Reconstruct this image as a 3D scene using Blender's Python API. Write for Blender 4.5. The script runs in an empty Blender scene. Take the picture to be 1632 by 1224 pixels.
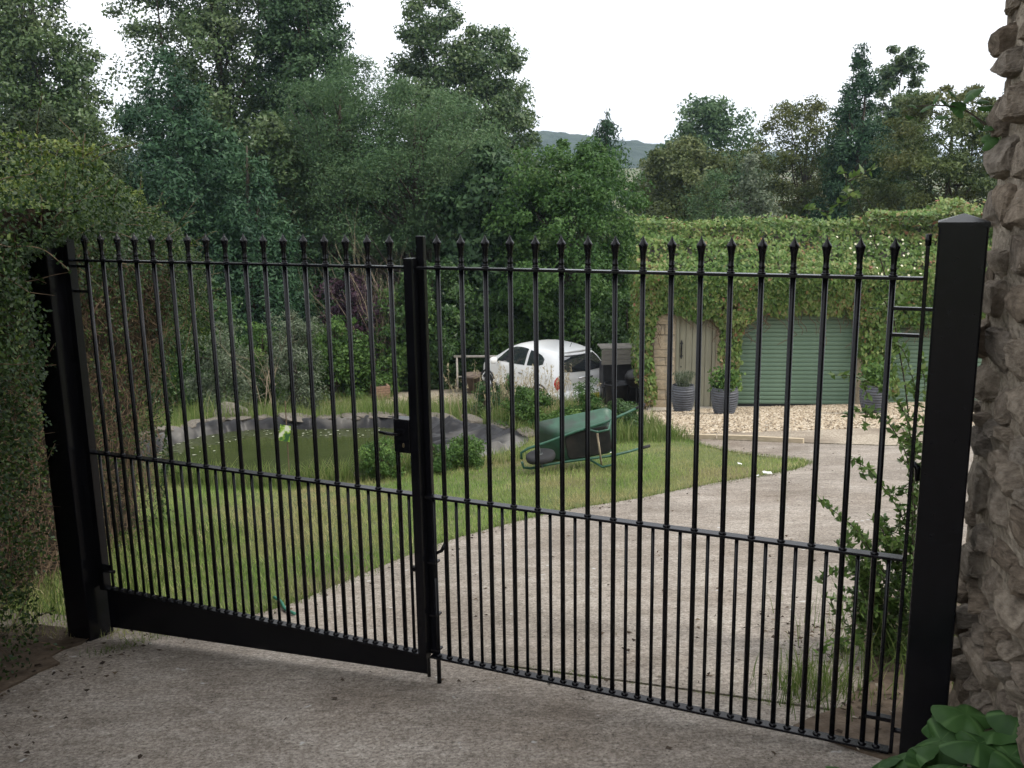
import bpy, bmesh, math, random
import numpy as np
from mathutils import Vector, Matrix

# ------------------------------------------------------------------ camera, world, sun, exposure
sc = bpy.context.scene
COL = sc.collection
ZC = 1.6                      # eye height above the ground under the camera
F_PX, PITCH, ROLL = 1500.0, 0.2042, -0.0155
cp, sp, cr, sr = math.cos(PITCH), math.sin(PITCH), math.cos(ROLL), math.sin(ROLL)
FW, UP, RT = Vector((0, cp, -sp)), Vector((0, sp, cp)), Vector((1, 0, 0))
Rc, Uc = RT * cr + UP * sr, UP * cr - RT * sr
cam = bpy.data.cameras.new('camera')
cam.sensor_fit = 'HORIZONTAL'
cam.angle = 2 * math.atan(816 / F_PX)
cam.clip_start, cam.clip_end = 0.05, 5000
camo = bpy.data.objects.new('camera', cam)
COL.objects.link(camo)
camo.matrix_world = Matrix(((Rc.x, Uc.x, -FW.x, 0), (Rc.y, Uc.y, -FW.y, 0), (Rc.z, Uc.z, -FW.z, ZC), (0, 0, 0, 1)))
sc.camera = camo

SUN_EL, SUN_AZ = math.radians(47), math.atan2(0.93, -0.36)      # azimuth measured from +Y towards +X
w = bpy.data.worlds.new('World'); sc.world = w; w.use_nodes = True
nt = w.node_tree; nt.nodes.clear()
o_ = nt.nodes.new('ShaderNodeOutputWorld')
bg = nt.nodes.new('ShaderNodeBackground')
sky = nt.nodes.new('ShaderNodeTexSky'); sky.sky_type = 'NISHITA'; sky.sun_disc = False
sky.sun_elevation = SUN_EL; sky.sun_rotation = SUN_AZ; sky.dust_density = 3.0
mix = nt.nodes.new('ShaderNodeMix'); mix.data_type = 'RGBA'
mix.inputs[0].default_value = 0.88
tc = nt.nodes.new('ShaderNodeTexCoord')
nz = nt.nodes.new('ShaderNodeTexNoise'); nz.inputs['Scale'].default_value = 2.2; nz.inputs['Detail'].default_value = 5
rp = nt.nodes.new('ShaderNodeValToRGB')
rp.color_ramp.elements[0].position = 0.3; rp.color_ramp.elements[0].color = (10.6, 10.9, 11.4, 1)
rp.color_ramp.elements[1].position = 0.7; rp.color_ramp.elements[1].color = (12.0, 12.1, 12.3, 1)
nt.links.new(tc.outputs['Generated'], nz.inputs['Vector'])
nt.links.new(nz.outputs['Fac'], rp.inputs['Fac'])
nt.links.new(sky.outputs['Color'], mix.inputs[6])
nt.links.new(rp.outputs['Color'], mix.inputs[7])
nt.links.new(mix.outputs[2], bg.inputs['Color'])
bg.inputs['Strength'].default_value = 0.1
nt.links.new(bg.outputs['Background'], o_.inputs['Surface'])

sl = bpy.data.lights.new('sun', 'SUN'); sl.energy = 1.9; sl.angle = math.radians(10); sl.color = (1.0, 0.95, 0.86)
so = bpy.data.objects.new('sun', sl); COL.objects.link(so)
sd = Vector((math.sin(SUN_AZ) * math.cos(SUN_EL), math.cos(SUN_AZ) * math.cos(SUN_EL), math.sin(SUN_EL)))
so.rotation_euler = sd.to_track_quat('Z', 'Y').to_euler(); so.location = (6, -4, 12)

vs = sc.view_settings
vs.view_transform = 'Standard'; vs.look = 'None'; vs.gamma = 1; vs.exposure = 0.58; vs.use_curve_mapping = False
sc.render.engine = 'CYCLES'
sc.cycles.use_denoising = True
sc.cycles.max_bounces = 6; sc.cycles.diffuse_bounces = 3; sc.cycles.glossy_bounces = 2
sc.cycles.transmission_bounces = 4; sc.cycles.transparent_max_bounces = 6; sc.cycles.volume_bounces = 0
sc.cycles.caustics_reflective = False; sc.cycles.caustics_refractive = False

# ------------------------------------------------------------------ helpers
PI = math.pi
def ray(px, py):
    x, y = px - 816, py - 612
    xi, yi = cr * x + sr * y, -sr * x + cr * y
    return np.array([xi, F_PX * cp - yi * sp, -F_PX * sp - yi * cp])
def at(px, py, Y):                                   # the point of a pixel's ray at distance Y
    r = ray(px, py); p = r * (Y / r[1]); p[2] += ZC; return p

_KY = np.array([-30, -4, 0, 2.9, 3.6, 4.35, 7, 10.5, 13.5, 18, 21.5, 27, 32, 45, 100, 140, 250, 400, 1500])
_KZ = np.array([1.6, -1.2, -1.6, -1.95, -2.01, -2.125, -2.58, -3.12, -3.5, -4.36, -5.06, -5.4, -7, -11, -14, -12, -3, 8, 20])
def gy(Y):
    Y = np.asarray(Y, float)
    wd = np.clip(np.abs(Y - 4) * 0.12, 0.25, 6)
    return sum(np.interp(Y + d * wd, _KY, _KZ) for d in (-1, -.6, -.2, .2, .6, 1)) / 6 + ZC
def g0(X, Y):
    X = np.asarray(X, float); Y = np.asarray(Y, float)
    z = gy(Y) + 0.018 * np.clip(X, -6, 8)
    far = np.clip((np.abs(X) - 14) / 40, 0, 1)
    return z + 0.0 * far
POND_C = np.array([-2.55, 11.6]); POND_Z = ZC - 3.33
def pond_r(th):                                       # rim radius of the pond by angle
    return 1 / np.sqrt((np.cos(th) / 2.45) ** 2 + (np.sin(th) / 1.72) ** 2) * (1 + .06 * np.sin(3 * th + .6) + .04 * np.sin(5 * th + 2))
def pond_q(X, Y):                                     # <1 inside
    dx, dy = X - POND_C[0], Y - POND_C[1]
    return np.hypot(dx, dy) / pond_r(np.arctan2(dy, dx))
def g(X, Y):
    X = np.asarray(X, float); Y = np.asarray(Y, float)
    z = g0(X, Y); q = pond_q(X, Y)
    b = np.clip((1.5 - q) / .5, 0, 1); b = b * b * (3 - 2 * b)         # bank evened out round the pond
    z = z * (1 - b * .7) + (POND_Z + .24) * b * .7
    d = np.clip((1.0 - q) / .22, 0, 1)
    sh = np.clip((X + 1.75) / .7, 0, 1); sh = sh * sh * (3 - 2 * sh)      # a shallow shelf at the right end
    return z - (0.75 - .6 * sh) * d * d * (3 - 2 * d)
def gpix(px, py):                                     # where a pixel's ray meets the ground
    r = ray(px, py); lo, hi = 1.0, 60.0
    Ys = np.linspace(1.5, 60, 3000)
    P = r[None, :] * (Ys / r[1])[:, None]
    zz = P[:, 2] + ZC - g0(P[:, 0], Ys)
    i = int(np.argmax(zz < 0)); return np.array([P[i, 0], Ys[i], float(g0(P[i, 0], Ys[i]))])

def hsh(i, j, k, s):
    n = (i * 374761393 + j * 668265263 + k * 2147483647 + s * 1274126177) & 0xffffffff
    n = ((n ^ (n >> 13)) * 1274126177) & 0xffffffff
    return ((n ^ (n >> 16)) & 0xffff) / 65535.0
def vnoise(P, s=0):
    P = np.asarray(P, float); I = np.floor(P).astype(np.int64); f = P - I; f = f * f * (3 - 2 * f)
    r = 0
    for a in (0, 1):
        for b in (0, 1):
            for c in (0, 1):
                wgt = (f[:, 0] if a else 1 - f[:, 0]) * (f[:, 1] if b else 1 - f[:, 1]) * (f[:, 2] if c else 1 - f[:, 2])
                r = r + wgt * hsh(I[:, 0] + a, I[:, 1] + b, I[:, 2] + c, s)
    return r
def fbm(P, s=0, o=3):
    r, a, t = 0, .5, 0
    for k in range(o):
        r = r + a * vnoise(np.asarray(P) * 2 ** k, s + k); t += a; a *= .5
    return r / t

# ---- materials
def new_mat(name):
    m = bpy.data.materials.new(name); m.use_nodes = True
    n = m.node_tree.nodes; b = n['Principled BSDF']; return m, m.node_tree, b
def lin(c):
    return tuple(c) + (1,)
def mat_noise(name, c1, c2, scale=5, rough=.8, detail=6, bump=0, bscale=None, lo=.35, hi=.65, spec=.3, metal=0, stretch=None, c3=None, scale3=.6, dist=.02):
    m, t, b = new_mat(name); n, l = t.nodes, t.links
    co = n.new('ShaderNodeTexCoord'); src = co.outputs['Object']
    if stretch:
        mp = n.new('ShaderNodeMapping'); mp.inputs['Scale'].default_value = stretch; l.new(src, mp.inputs[0]); src = mp.outputs[0]
    nz = n.new('ShaderNodeTexNoise'); nz.inputs['Scale'].default_value = scale; nz.inputs['Detail'].default_value = detail; nz.inputs['Roughness'].default_value = .65
    l.new(src, nz.inputs['Vector'])
    r = n.new('ShaderNodeValToRGB'); r.color_ramp.elements[0].position = lo; r.color_ramp.elements[1].position = hi
    r.color_ramp.elements[0].color = lin(c1); r.color_ramp.elements[1].color = lin(c2)
    l.new(nz.outputs['Fac'], r.inputs['Fac']); col = r.outputs['Color']
    if c3:
        n3 = n.new('ShaderNodeTexNoise'); n3.inputs['Scale'].default_value = scale3; n3.inputs['Detail'].default_value = 4
        l.new(co.outputs['Object'], n3.inputs['Vector'])
        r3 = n.new('ShaderNodeValToRGB'); r3.color_ramp.elements[0].position = .48; r3.color_ramp.elements[1].position = .62
        l.new(n3.outputs['Fac'], r3.inputs['Fac'])
        mx = n.new('ShaderNodeMix'); mx.data_type = 'RGBA'; mx.inputs[7].default_value = lin(c3)
        l.new(r3.outputs['Color'], mx.inputs[0]); l.new(col, mx.inputs[6]); col = mx.outputs[2]
    l.new(col, b.inputs['Base Color'])
    b.inputs['Roughness'].default_value = rough; b.inputs['Specular IOR Level'].default_value = spec; b.inputs['Metallic'].default_value = metal
    if bump:
        n2 = n.new('ShaderNodeTexNoise'); n2.inputs['Scale'].default_value = bscale or scale * 4; n2.inputs['Detail'].default_value = 8
        l.new(src, n2.inputs['Vector'])
        bp = n.new('ShaderNodeBump'); bp.inputs['Strength'].default_value = bump; bp.inputs['Distance'].default_value = dist
        l.new(n2.outputs['Fac'], bp.inputs['Height']); l.new(bp.outputs['Normal'], b.inputs['Normal'])
    return m
def mat_plain(name, c, rough=.5, spec=.5, metal=0, coat=0, trans=0, ior=1.45):
    m, t, b = new_mat(name)
    b.inputs['Base Color'].default_value = lin(c); b.inputs['Roughness'].default_value = rough
    b.inputs['Specular IOR Level'].default_value = spec; b.inputs['Metallic'].default_value = metal
    b.inputs['Coat Weight'].default_value = coat; b.inputs['Transmission Weight'].default_value = trans; b.inputs['IOR'].default_value = ior
    return m
def mat_leaf(name, stops, transl=.3, rough=.5, spec=.22, patch=None, pscale=.5):
    """leaf colour picked per leaf from a ramp of natural leaf colours"""
    m, t, b = new_mat(name); n, l = t.nodes, t.links
    a = n.new('ShaderNodeAttribute'); a.attribute_name = 'rnd'
    r = n.new('ShaderNodeValToRGB'); e = r.color_ramp.elements
    while len(e) < len(stops): e.new(.5)
    for i, c in enumerate(stops):
        e[i].position = i / (len(stops) - 1); e[i].color = lin(c)
    l.new(a.outputs['Fac'], r.inputs['Fac']); col = r.outputs['Color']
    if patch:
        co = n.new('ShaderNodeTexCoord'); nz = n.new('ShaderNodeTexNoise'); nz.inputs['Scale'].default_value = pscale; nz.inputs['Detail'].default_value = 3
        l.new(co.outputs['Object'], nz.inputs['Vector'])
        r3 = n.new('ShaderNodeValToRGB'); r3.color_ramp.elements[0].position = .45; r3.color_ramp.elements[1].position = .7
        l.new(nz.outputs['Fac'], r3.inputs['Fac'])
        mx = n.new('ShaderNodeMix'); mx.data_type = 'RGBA'; mx.inputs[7].default_value = lin(patch)
        l.new(r3.outputs['Color'], mx.inputs[0]); l.new(col, mx.inputs[6]); col = mx.outputs[2]
    l.new(col, b.inputs['Base Color'])
    b.inputs['Roughness'].default_value = rough; b.inputs['Specular IOR Level'].default_value = spec
    tr = n.new('ShaderNodeBsdfTranslucent'); l.new(col, tr.inputs['Color'])
    ms = n.new('ShaderNodeMixShader'); ms.inputs[0].default_value = transl
    l.new(b.outputs[0], ms.inputs[1]); l.new(tr.outputs[0], ms.inputs[2])
    l.new(ms.outputs[0], n['Material Output'].inputs['Surface'])
    return m

M = {}
M['black'] = mat_noise('black_gate_paint', (.003, .003, .004), (.006, .006, .008), 30, rough=.24, spec=.24, bump=.06, bscale=120, dist=.002)
M['ground'] = mat_noise('earth_and_grass', (.06, .09, .024), (.13, .14, .055), 3.0, rough=.95, bump=.6, bscale=14, c3=(.12, .095, .055), scale3=.35)
M['lawn_soil'] = M['ground']
M['earth'] = mat_noise('bare_earth', (.06, .042, .028), (.14, .105, .075), 9, rough=.95, bump=.8, bscale=25)
M['wood_grey'] = mat_noise('weathered_timber', (.16, .15, .135), (.27, .25, .22), 6, rough=.9, stretch=(1, 1, 12), bump=.3)
M['bark'] = mat_noise('bark', (.035, .028, .02), (.085, .07, .052), 8, rough=.95, stretch=(3, 3, .6), bump=.6)
M['twig'] = mat_noise('dry_twig', (.07, .045, .028), (.2, .14, .09), 20, rough=.9)
M['palewood'] = mat_noise('dead_pale_branch', (.22, .175, .12), (.34, .28, .2), 10, rough=.9)

# ---- object plumbing
def setp(o, label=None, cat=None, group=None, kind=None):
    if label: o['label'] = label
    if cat: o['category'] = cat
    if group: o['group'] = group
    if kind: o['kind'] = kind
    return o
def thing(name, label, cat, loc=(0, 0, 0), rotz=0, group=None):
    o = bpy.data.objects.new(name, None); COL.objects.link(o); o.empty_display_size = .1
    o.location = loc; o.rotation_euler = (0, 0, rotz)
    return setp(o, label, cat, group)
def link(name, me, mat=None, parent=None, smooth=False):
    if mat and not me.materials: me.materials.append(mat)
    o = bpy.data.objects.new(name, me); COL.objects.link(o)
    if parent: o.parent = parent
    if smooth: me.polygons.foreach_set('use_smooth', np.ones(len(me.polygons), bool))
    return o
def np_mesh(name, V, Fq, rnd=None):
    """V (n,3), Fq (m,k) -> mesh"""
    V = np.asarray(V, np.float32); Fq = np.asarray(Fq, np.int32)
    me = bpy.data.meshes.new(name); m, k = Fq.shape
    me.vertices.add(len(V)); me.vertices.foreach_set('co', V.ravel())
    me.loops.add(m * k); me.loops.foreach_set('vertex_index', Fq.ravel())
    me.polygons.add(m); me.polygons.foreach_set('loop_start', np.arange(0, m * k, k, dtype=np.int32))
    if rnd is not None:
        at_ = me.attributes.new('rnd', 'FLOAT', 'FACE'); at_.data.foreach_set('value', np.asarray(rnd, np.float32))
    me.update(calc_edges=True); return me
class MB:
    def __init__(s): s.v = []; s.f = []
    def add(s, vs, fs):
        b = len(s.v); s.v += [tuple(v) for v in vs]; s.f += [tuple(b + i for i in f) for f in fs]; return s
    def box(s, x0, x1, y0, y1, z0, z1):
        return s.add([(x0, y0, z0), (x1, y0, z0), (x1, y1, z0), (x0, y1, z0), (x0, y0, z1), (x1, y0, z1), (x1, y1, z1), (x0, y1, z1)],
                     [(3, 2, 1, 0), (4, 5, 6, 7), (0, 1, 5, 4), (1, 2, 6, 5), (2, 3, 7, 6), (3, 0, 4, 7)])
    def tube(s, pts, rad, n=6, cap=True):
        pts = [Vector(p) for p in pts]
        rad = rad if hasattr(rad, '__len__') else [rad] * len(pts)
        rings = []; pu = None
        for i, p in enumerate(pts):
            d = (pts[min(i + 1, len(pts) - 1)] - pts[max(i - 1, 0)])
            if d.length < 1e-9: d = Vector((0, 0, 1))
            d.normalize()
            if pu is None: pu = d.orthogonal().normalized()
            u = (pu - d * pu.dot(d)); u = u.normalized() if u.length > 1e-6 else d.orthogonal().normalized()
            pu = u; v = d.cross(u)
            rings.append([p + (u * math.cos(2 * PI * k / n) + v * math.sin(2 * PI * k / n)) * rad[i] for k in range(n)])
        vs = [q for r in rings for q in r]; fs = []
        for i in range(len(pts) - 1):
            for k in range(n):
                fs.append((i * n + k, i * n + (k + 1) % n, (i + 1) * n + (k + 1) % n, (i + 1) * n + k))
        if cap: fs += [tuple(range(n - 1, -1, -1)), tuple((len(pts) - 1) * n + k for k in range(n))]
        return s.add(vs, fs)
    def lathe(s, prof, n=16, sx=1, sy=1, c=(0, 0, 0), cap=True, rot=0):
        vs = []; fs = []
        for r, z in prof:
            for k in range(n):
                a = 2 * PI * k / n + rot; vs.append((c[0] + r * sx * math.cos(a), c[1] + r * sy * math.sin(a), c[2] + z))
        for i in range(len(prof) - 1):
            for k in range(n): fs.append((i * n + k, i * n + (k + 1) % n, (i + 1) * n + (k + 1) % n, (i + 1) * n + k))
        if cap: fs += [tuple(range(n - 1, -1, -1)), tuple((len(prof) - 1) * n + k for k in range(n))]
        return s.add(vs, fs)
    def mesh(s, name):
        me = bpy.data.meshes.new(name); me.from_pydata(s.v, [], s.f); me.update(); return me
    def build(s, name, mat, parent=None, smooth=False, bevel=0):
        o = link(name, s.mesh(name), mat, parent, smooth)
        if bevel:
            b = o.modifiers.new('bevel', 'BEVEL'); b.width = bevel; b.segments = 2; b.limit_method = 'ANGLE'
        return o
def box(name, mat, parent, *a, bevel=0): return MB().box(*a).build(name, mat, parent, bevel=bevel)

def leaf_quads(C, N, L, W, rng, up=None):
    """rhombic leaves: centre C, normal N, length L, width W; returns verts, faces"""
    n = len(C)
    N = N / (np.linalg.norm(N, axis=1, keepdims=True) + 1e-9)
    A = rng.normal(size=(n, 3)) if up is None else up + rng.normal(size=(n, 3)) * .5
    A = A - N * (A * N).sum(1, keepdims=True); A /= np.linalg.norm(A, axis=1, keepdims=True) + 1e-9
    B = np.cross(N, A)
    L = np.broadcast_to(np.asarray(L, float), (n,))[:, None]; W = np.broadcast_to(np.asarray(W, float), (n,))[:, None]
    V = np.empty((n, 4, 3))
    V[:, 0] = C - A * L * .5; V[:, 1] = C + B * W * .5 - A * L * .08; V[:, 2] = C + A * L * .5; V[:, 3] = C - B * W * .5 - A * L * .08
    return V.reshape(-1, 3), np.arange(n * 4).reshape(n, 4)
def leaf_tris(C, N, L, W, rng):
    n = len(C); N = N / (np.linalg.norm(N, axis=1, keepdims=True) + 1e-9)
    A = rng.normal(size=(n, 3)); A = A - N * (A * N).sum(1, keepdims=True); A /= np.linalg.norm(A, axis=1, keepdims=True) + 1e-9
    B = np.cross(N, A); V = np.empty((n, 3, 3)); L = L[:, None]; W = W[:, None]
    V[:, 0] = C - A * L * .5 - B * W * .5; V[:, 1] = C - A * L * .5 + B * W * .5; V[:, 2] = C + A * L * .5
    return V.reshape(-1, 3), np.arange(n * 3).reshape(n, 3)
def tubes_np(segs, n=4):
    """many straight tapered twigs: segs (m,8) = p0, p1, r0, r1"""
    segs = np.asarray(segs, float); m = len(segs)
    P0, P1 = segs[:, :3], segs[:, 3:6]; D = P1 - P0; D /= np.linalg.norm(D, axis=1, keepdims=True) + 1e-9
    T = np.where(np.abs(D[:, 2:3]) < .9, np.array([[0, 0, 1.]]), np.array([[1., 0, 0]]))
    U = np.cross(D, T); U /= np.linalg.norm(U, axis=1, keepdims=True); Vv = np.cross(D, U)
    V = np.empty((m, 2 * n, 3))
    for k in range(n):
        d = U * math.cos(2 * PI * k / n) + Vv * math.sin(2 * PI * k / n)
        V[:, k] = P0 + d * segs[:, 6:7]; V[:, n + k] = P1 + d * segs[:, 7:8]
    f = np.array([(k, (k + 1) % n, n + (k + 1) % n, n + k) for k in range(n)])
    Fq = (np.arange(m)[:, None, None] * 2 * n + f[None]).reshape(-1, 4)
    return V.reshape(-1, 3), Fq
def outward(C, centre, rng, k=1.0, jit=.7, up=.3):
    N = C - centre; N = N / (np.linalg.norm(N, axis=1, keepdims=True) + 1e-9) * k
    N = N + rng.normal(size=C.shape) * jit; N[:, 2] += up; return N

# ------------------------------------------------------------------ ground, drive, gravel, hill
def grid_axis(lo, a, b, hi, fine, grow=1.18):
    xs = list(np.arange(a, b, fine)); d = fine; x = xs[0]
    pre = []
    while x > lo: d *= grow; x -= d; pre.append(max(x, lo))
    d = fine; x = xs[-1]; post = []
    while x < hi: d *= grow; x += d; post.append(min(x, hi))
    return np.array(pre[::-1] + xs + post)
xs = grid_axis(-1500, -7.0, 9.0, 1500, .14); ys = grid_axis(-40, 1.0, 29, 2500, .14)
GX, GY = np.meshgrid(xs, ys); GZ = g(GX, GY)
GZ = GZ + (fbm(np.c_[GX.ravel() * 2.2, GY.ravel() * 2.2, 0 * GX.ravel()], 3).reshape(GX.shape) - .5) * .05 * np.clip((GY - 13) / 4, 0, 1)
nx, ny = len(xs), len(ys)
idx = np.arange(nx * ny).reshape(ny, nx)
Fg = np.c_[idx[:-1, :-1].ravel(), idx[:-1, 1:].ravel(), idx[1:, 1:].ravel(), idx[1:, :-1].ravel()]
gmesh = np_mesh('ground', np.c_[GX.ravel(), GY.ravel(), GZ.ravel()], Fg)
setp(link('ground', gmesh, M['ground'], smooth=True), kind='structure')

def sheet(name, poly, dz, mat, res=.4, skirt=.05):
    bm = bmesh.new()
    vs = [bm.verts.new((x, y, 0)) for x, y in poly]
    bm.faces.new(vs); bmesh.ops.triangulate(bm, faces=bm.faces[:])
    P = np.array(poly)
    for ax in (0, 1):
        for c in np.arange(P[:, ax].min() + res, P[:, ax].max(), res):
            co = [0, 0, 0]; co[ax] = c; no = [0, 0, 0]; no[ax] = 1
            bmesh.ops.bisect_plane(bm, geom=bm.verts[:] + bm.edges[:] + bm.faces[:], plane_co=co, plane_no=no)
    for f in bm.faces:
        if f.normal.z < 0: f.normal_flip()
    bm.verts.ensure_lookup_table()
    co = np.array([v.co[:] for v in bm.verts]); zz = g0(co[:, 0], co[:, 1]) + dz
    for v, z in zip(bm.verts, zz): v.co.z = z
    if skirt:
        be = [e for e in bm.edges if e.is_boundary]
        r = bmesh.ops.extrude_edge_only(bm, edges=be)
        for v in [q for q in r['geom'] if isinstance(q, bmesh.types.BMVert)]: v.co.z -= skirt
    bmesh.ops.recalc_face_normals(bm, faces=bm.faces[:])
    me = bpy.data.meshes.new(name); bm.to_mesh(me); bm.free()
    return setp(link(name, me, mat), kind='structure')
def smooth_poly(pts, n=6):                            # catmull-rom through points (open)
    P = np.array(pts, float); P = np.vstack([2 * P[0] - P[1], P, 2 * P[-1] - P[-2]]); out = []
    for i in range(1, len(P) - 2):
        for t in np.linspace(0, 1, n, endpoint=False):
            a, b, c, d = P[i - 1], P[i], P[i + 1], P[i + 2]
            out.append(.5 * ((2 * b) + (-a + c) * t + (2 * a - 5 * b + 4 * c - d) * t * t + (-a + 3 * b - 3 * c + d) * t ** 3))
    out.append(P[-2]); return [tuple(p) for p in out]

def mat_concrete():
    m, t, b = new_mat('brushed_concrete'); n, l = t.nodes, t.links
    co = n.new('ShaderNodeTexCoord')
    def noise(scale, detail, st=None, rough=.6, rot=0):
        s = co.outputs['Object']
        if st:
            mp = n.new('ShaderNodeMapping'); mp.inputs['Scale'].default_value = st; mp.inputs['Rotation'].default_value = (0, 0, rot); l.new(s, mp.inputs[0]); s = mp.outputs[0]
        q = n.new('ShaderNodeTexNoise'); q.inputs['Scale'].default_value = scale; q.inputs['Detail'].default_value = detail; q.inputs['Roughness'].default_value = rough
        l.new(s, q.inputs['Vector']); return q.outputs['Fac']
    def ramp(f, a, b_, ca, cb):
        r = n.new('ShaderNodeValToRGB'); r.color_ramp.elements[0].position = a; r.color_ramp.elements[1].position = b_
        r.color_ramp.elements[0].color = lin(ca); r.color_ramp.elements[1].color = lin(cb); l.new(f, r.inputs[0]); return r.outputs[0]
    def mixc(f, a, b_, mode='MIX'):
        x = n.new('ShaderNodeMix'); x.data_type = 'RGBA'; x.blend_type = mode
        if isinstance(f, float): x.inputs[0].default_value = f
        else: l.new(f, x.inputs[0])
        l.new(a, x.inputs[6]); l.new(b_, x.inputs[7]); return x.outputs[2]
    base = ramp(noise(1.3, 6), .3, .7, (.28, .25, .217), (.42, .38, .333))
    fine = ramp(noise(70, 4, rough=.8), .36, .64, (.5, .48, .46), (1.28, 1.28, 1.28))
    c = mixc(1.0, base, fine, 'MULTIPLY')
    brush = ramp(noise(8, 4, (1, 9, 1), rot=.42, rough=.7), .3, .7, (.78, .78, .79), (1.14, 1.14, 1.14))
    c = mixc(1.0, c, brush, 'MULTIPLY')
    mid = ramp(noise(26, 6, rough=.85), .34, .66, (.68, .66, .64), (1.2, 1.2, 1.2)); c = mixc(1.0, c, mid, 'MULTIPLY')
    pit = ramp(noise(95, 2), .29, .36, (.25, .24, .23), (1, 1, 1)); c = mixc(1.0, c, pit, 'MULTIPLY')
    wet = ramp(noise(2.6, 6, (1, 2.2, 1), rot=.42), .4, .62, (.84, .82, .8), (1.05, 1.05, 1.05)); c = mixc(1.0, c, wet, 'MULTIPLY')
    st = ramp(noise(.55, 5), .52, .68, (1, 1, 1), (.68, .63, .58))
    c = mixc(.85, c, st, 'MULTIPLY')
    lich = ramp(noise(11, 2), .71, .76, (0, 0, 0), (1, 1, 1))
    wht = n.new('ShaderNodeRGB'); wht.outputs[0].default_value = (.5, .49, .47, 1)
    c = mixc(lich, c, wht.outputs[0])
    l.new(c, b.inputs['Base Color']); b.inputs['Roughness'].default_value = .92; b.inputs['Specular IOR Level'].default_value = .2
    ad = n.new('ShaderNodeMath'); ad.operation = 'ADD'
    l.new(noise(8, 4, (1, 9, 1), rot=.42), ad.inputs[0]); l.new(noise(60, 5, rough=.8), ad.inputs[1])
    bp = n.new('ShaderNodeBump'); bp.inputs['Strength'].default_value = .55; bp.inputs['Distance'].default_value = .01
    l.new(ad.outputs[0], bp.inputs['Height']); l.new(bp.outputs[0], b.inputs['Normal'])
    return m
M['concrete'] = mat_concrete()

# lawn edge of the drive, from the gate to the tip of the lawn and round it
EDGE = [gpix(*p)[:2] for p in ((150, 1045), (330, 1000), (455, 968), (560, 925), (690, 872), (790, 842), (900, 815), (1020, 795), (1130, 773), (1220, 758), (1268, 749), (1287, 741), (1278, 735), (1240, 731), (1180, 723), (1130, 712), (1100, 702))]
EDGE = smooth_poly(EDGE, 5)
J0, J1 = gpix(640, 1046)[:2], gpix(1300, 1132)[:2]       # expansion joint just behind the gate
jd = (J1 - J0) / np.linalg.norm(J1 - J0); jn = np.array([-jd[1], jd[0]])
jl, jr = J0 - jd * 3.2, J0 + jd * 3.1
grv = [gpix(*p)[:2] for p in ((1092, 699), (1180, 703), (1280, 707), (1400, 711), (1470, 713))]
# the far slab of the drive, bounded by joint, lawn edge, gravel edge
edge_far = [p for p in EDGE if (np.array(p) - J0) @ jn > .03]
e0 = edge_far[0]
far_poly = [tuple(J0 + jd * ((np.array(e0) - J0) @ jd) + jn * .012)] + edge_far + [tuple(p + np.array([0, -.03])) for p in grv] + [(7.5, 12.6), (5.2, 8), (3.4, 6.0), (2.4, 4.6), tuple(jr + jn * .012)]
sheet('driveway', far_poly, .008, M['concrete'])
near_poly = [tuple(jr - jn * .008), tuple(jl - jn * .008), (-3.3, 3.6), (-2.75, 1.0), (-2.6, -3.5), (1.6, -3.5), (1.75, 2.0), (1.9, 2.9)]
sheet('driveway_apron', near_poly, .008, M['concrete'])

M['gravel'] = mat_noise('gravel', (.22, .18, .135), (.5, .43, .34), 42, rough=.95, detail=3, bump=1, bscale=55, lo=.38, hi=.62, c3=(.2, .16, .12), scale3=.8)
gravel_poly = [tuple(p + np.array([0, .03])) for p in grv] + [(7.6, 12.7), (11, 13.5), (12, 20), (4, 20), (4.2, 24.5), (-2, 25.3), (-5, 24), (-3.5, 19.5), (0, 18.6), (1.5, 16.8), (1.9, 14.6), tuple(gpix(1070, 690)[:2])]
sheet('gravel_yard', gravel_poly, .012, M['gravel'])
rng = np.random.default_rng(5)
n = 9000
PX = rng.uniform(1.9, 9.5, n * 3); PY = rng.uniform(12.4, 18, n * 3)
# only inside the gravel
def inpoly(x, y, poly):
    P = np.array(poly); r = np.zeros(len(x), bool); j = len(P) - 1
    for i in range(len(P)):
        c = ((P[i, 1] > y) != (P[j, 1] > y)) & (x < (P[j, 0] - P[i, 0]) * (y - P[i, 1]) / (P[j, 1] - P[i, 1] + 1e-12) + P[i, 0])
        r ^= c; j = i
    return r
PX = np.r_[PX, rng.uniform(-4, 3, n)]; PY = np.r_[PY, rng.uniform(18.8, 24, n)]
k = inpoly(PX, PY, gravel_poly); PX, PY = PX[k], PY[k]; n = len(PX)
OCT = np.array([(1, 0, 0), (-1, 0, 0), (0, 1, 0), (0, -1, 0), (0, 0, 1), (0, 0, -1)], float)
OF = np.array([(0, 2, 4), (2, 1, 4), (1, 3, 4), (3, 0, 4)])
S = rng.uniform(.012, .03, (n, 1, 3)); S[:, :, 2] *= .6
V = OCT[None] * S + rng.normal(size=(n, 6, 3)) * .004
V = V + np.c_[PX, PY, g0(PX, PY) + .016][:, None]
M['pebble'] = mat_leaf('pebbles', [(.12, .09, .06), (.32, .25, .17), (.45, .37, .27), (.54, .47, .37)], transl=0, rough=.9)
setp(link('gravel', np_mesh('gravel', V.reshape(-1, 3), (np.arange(n)[:, None, None] * 6 + OF[None]).reshape(-1, 3), np.repeat(rng.random(n), 4)), M['pebble']), 'pale buff gravel spread in front of the creeper covered garage', 'gravel', kind='stuff')

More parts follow.
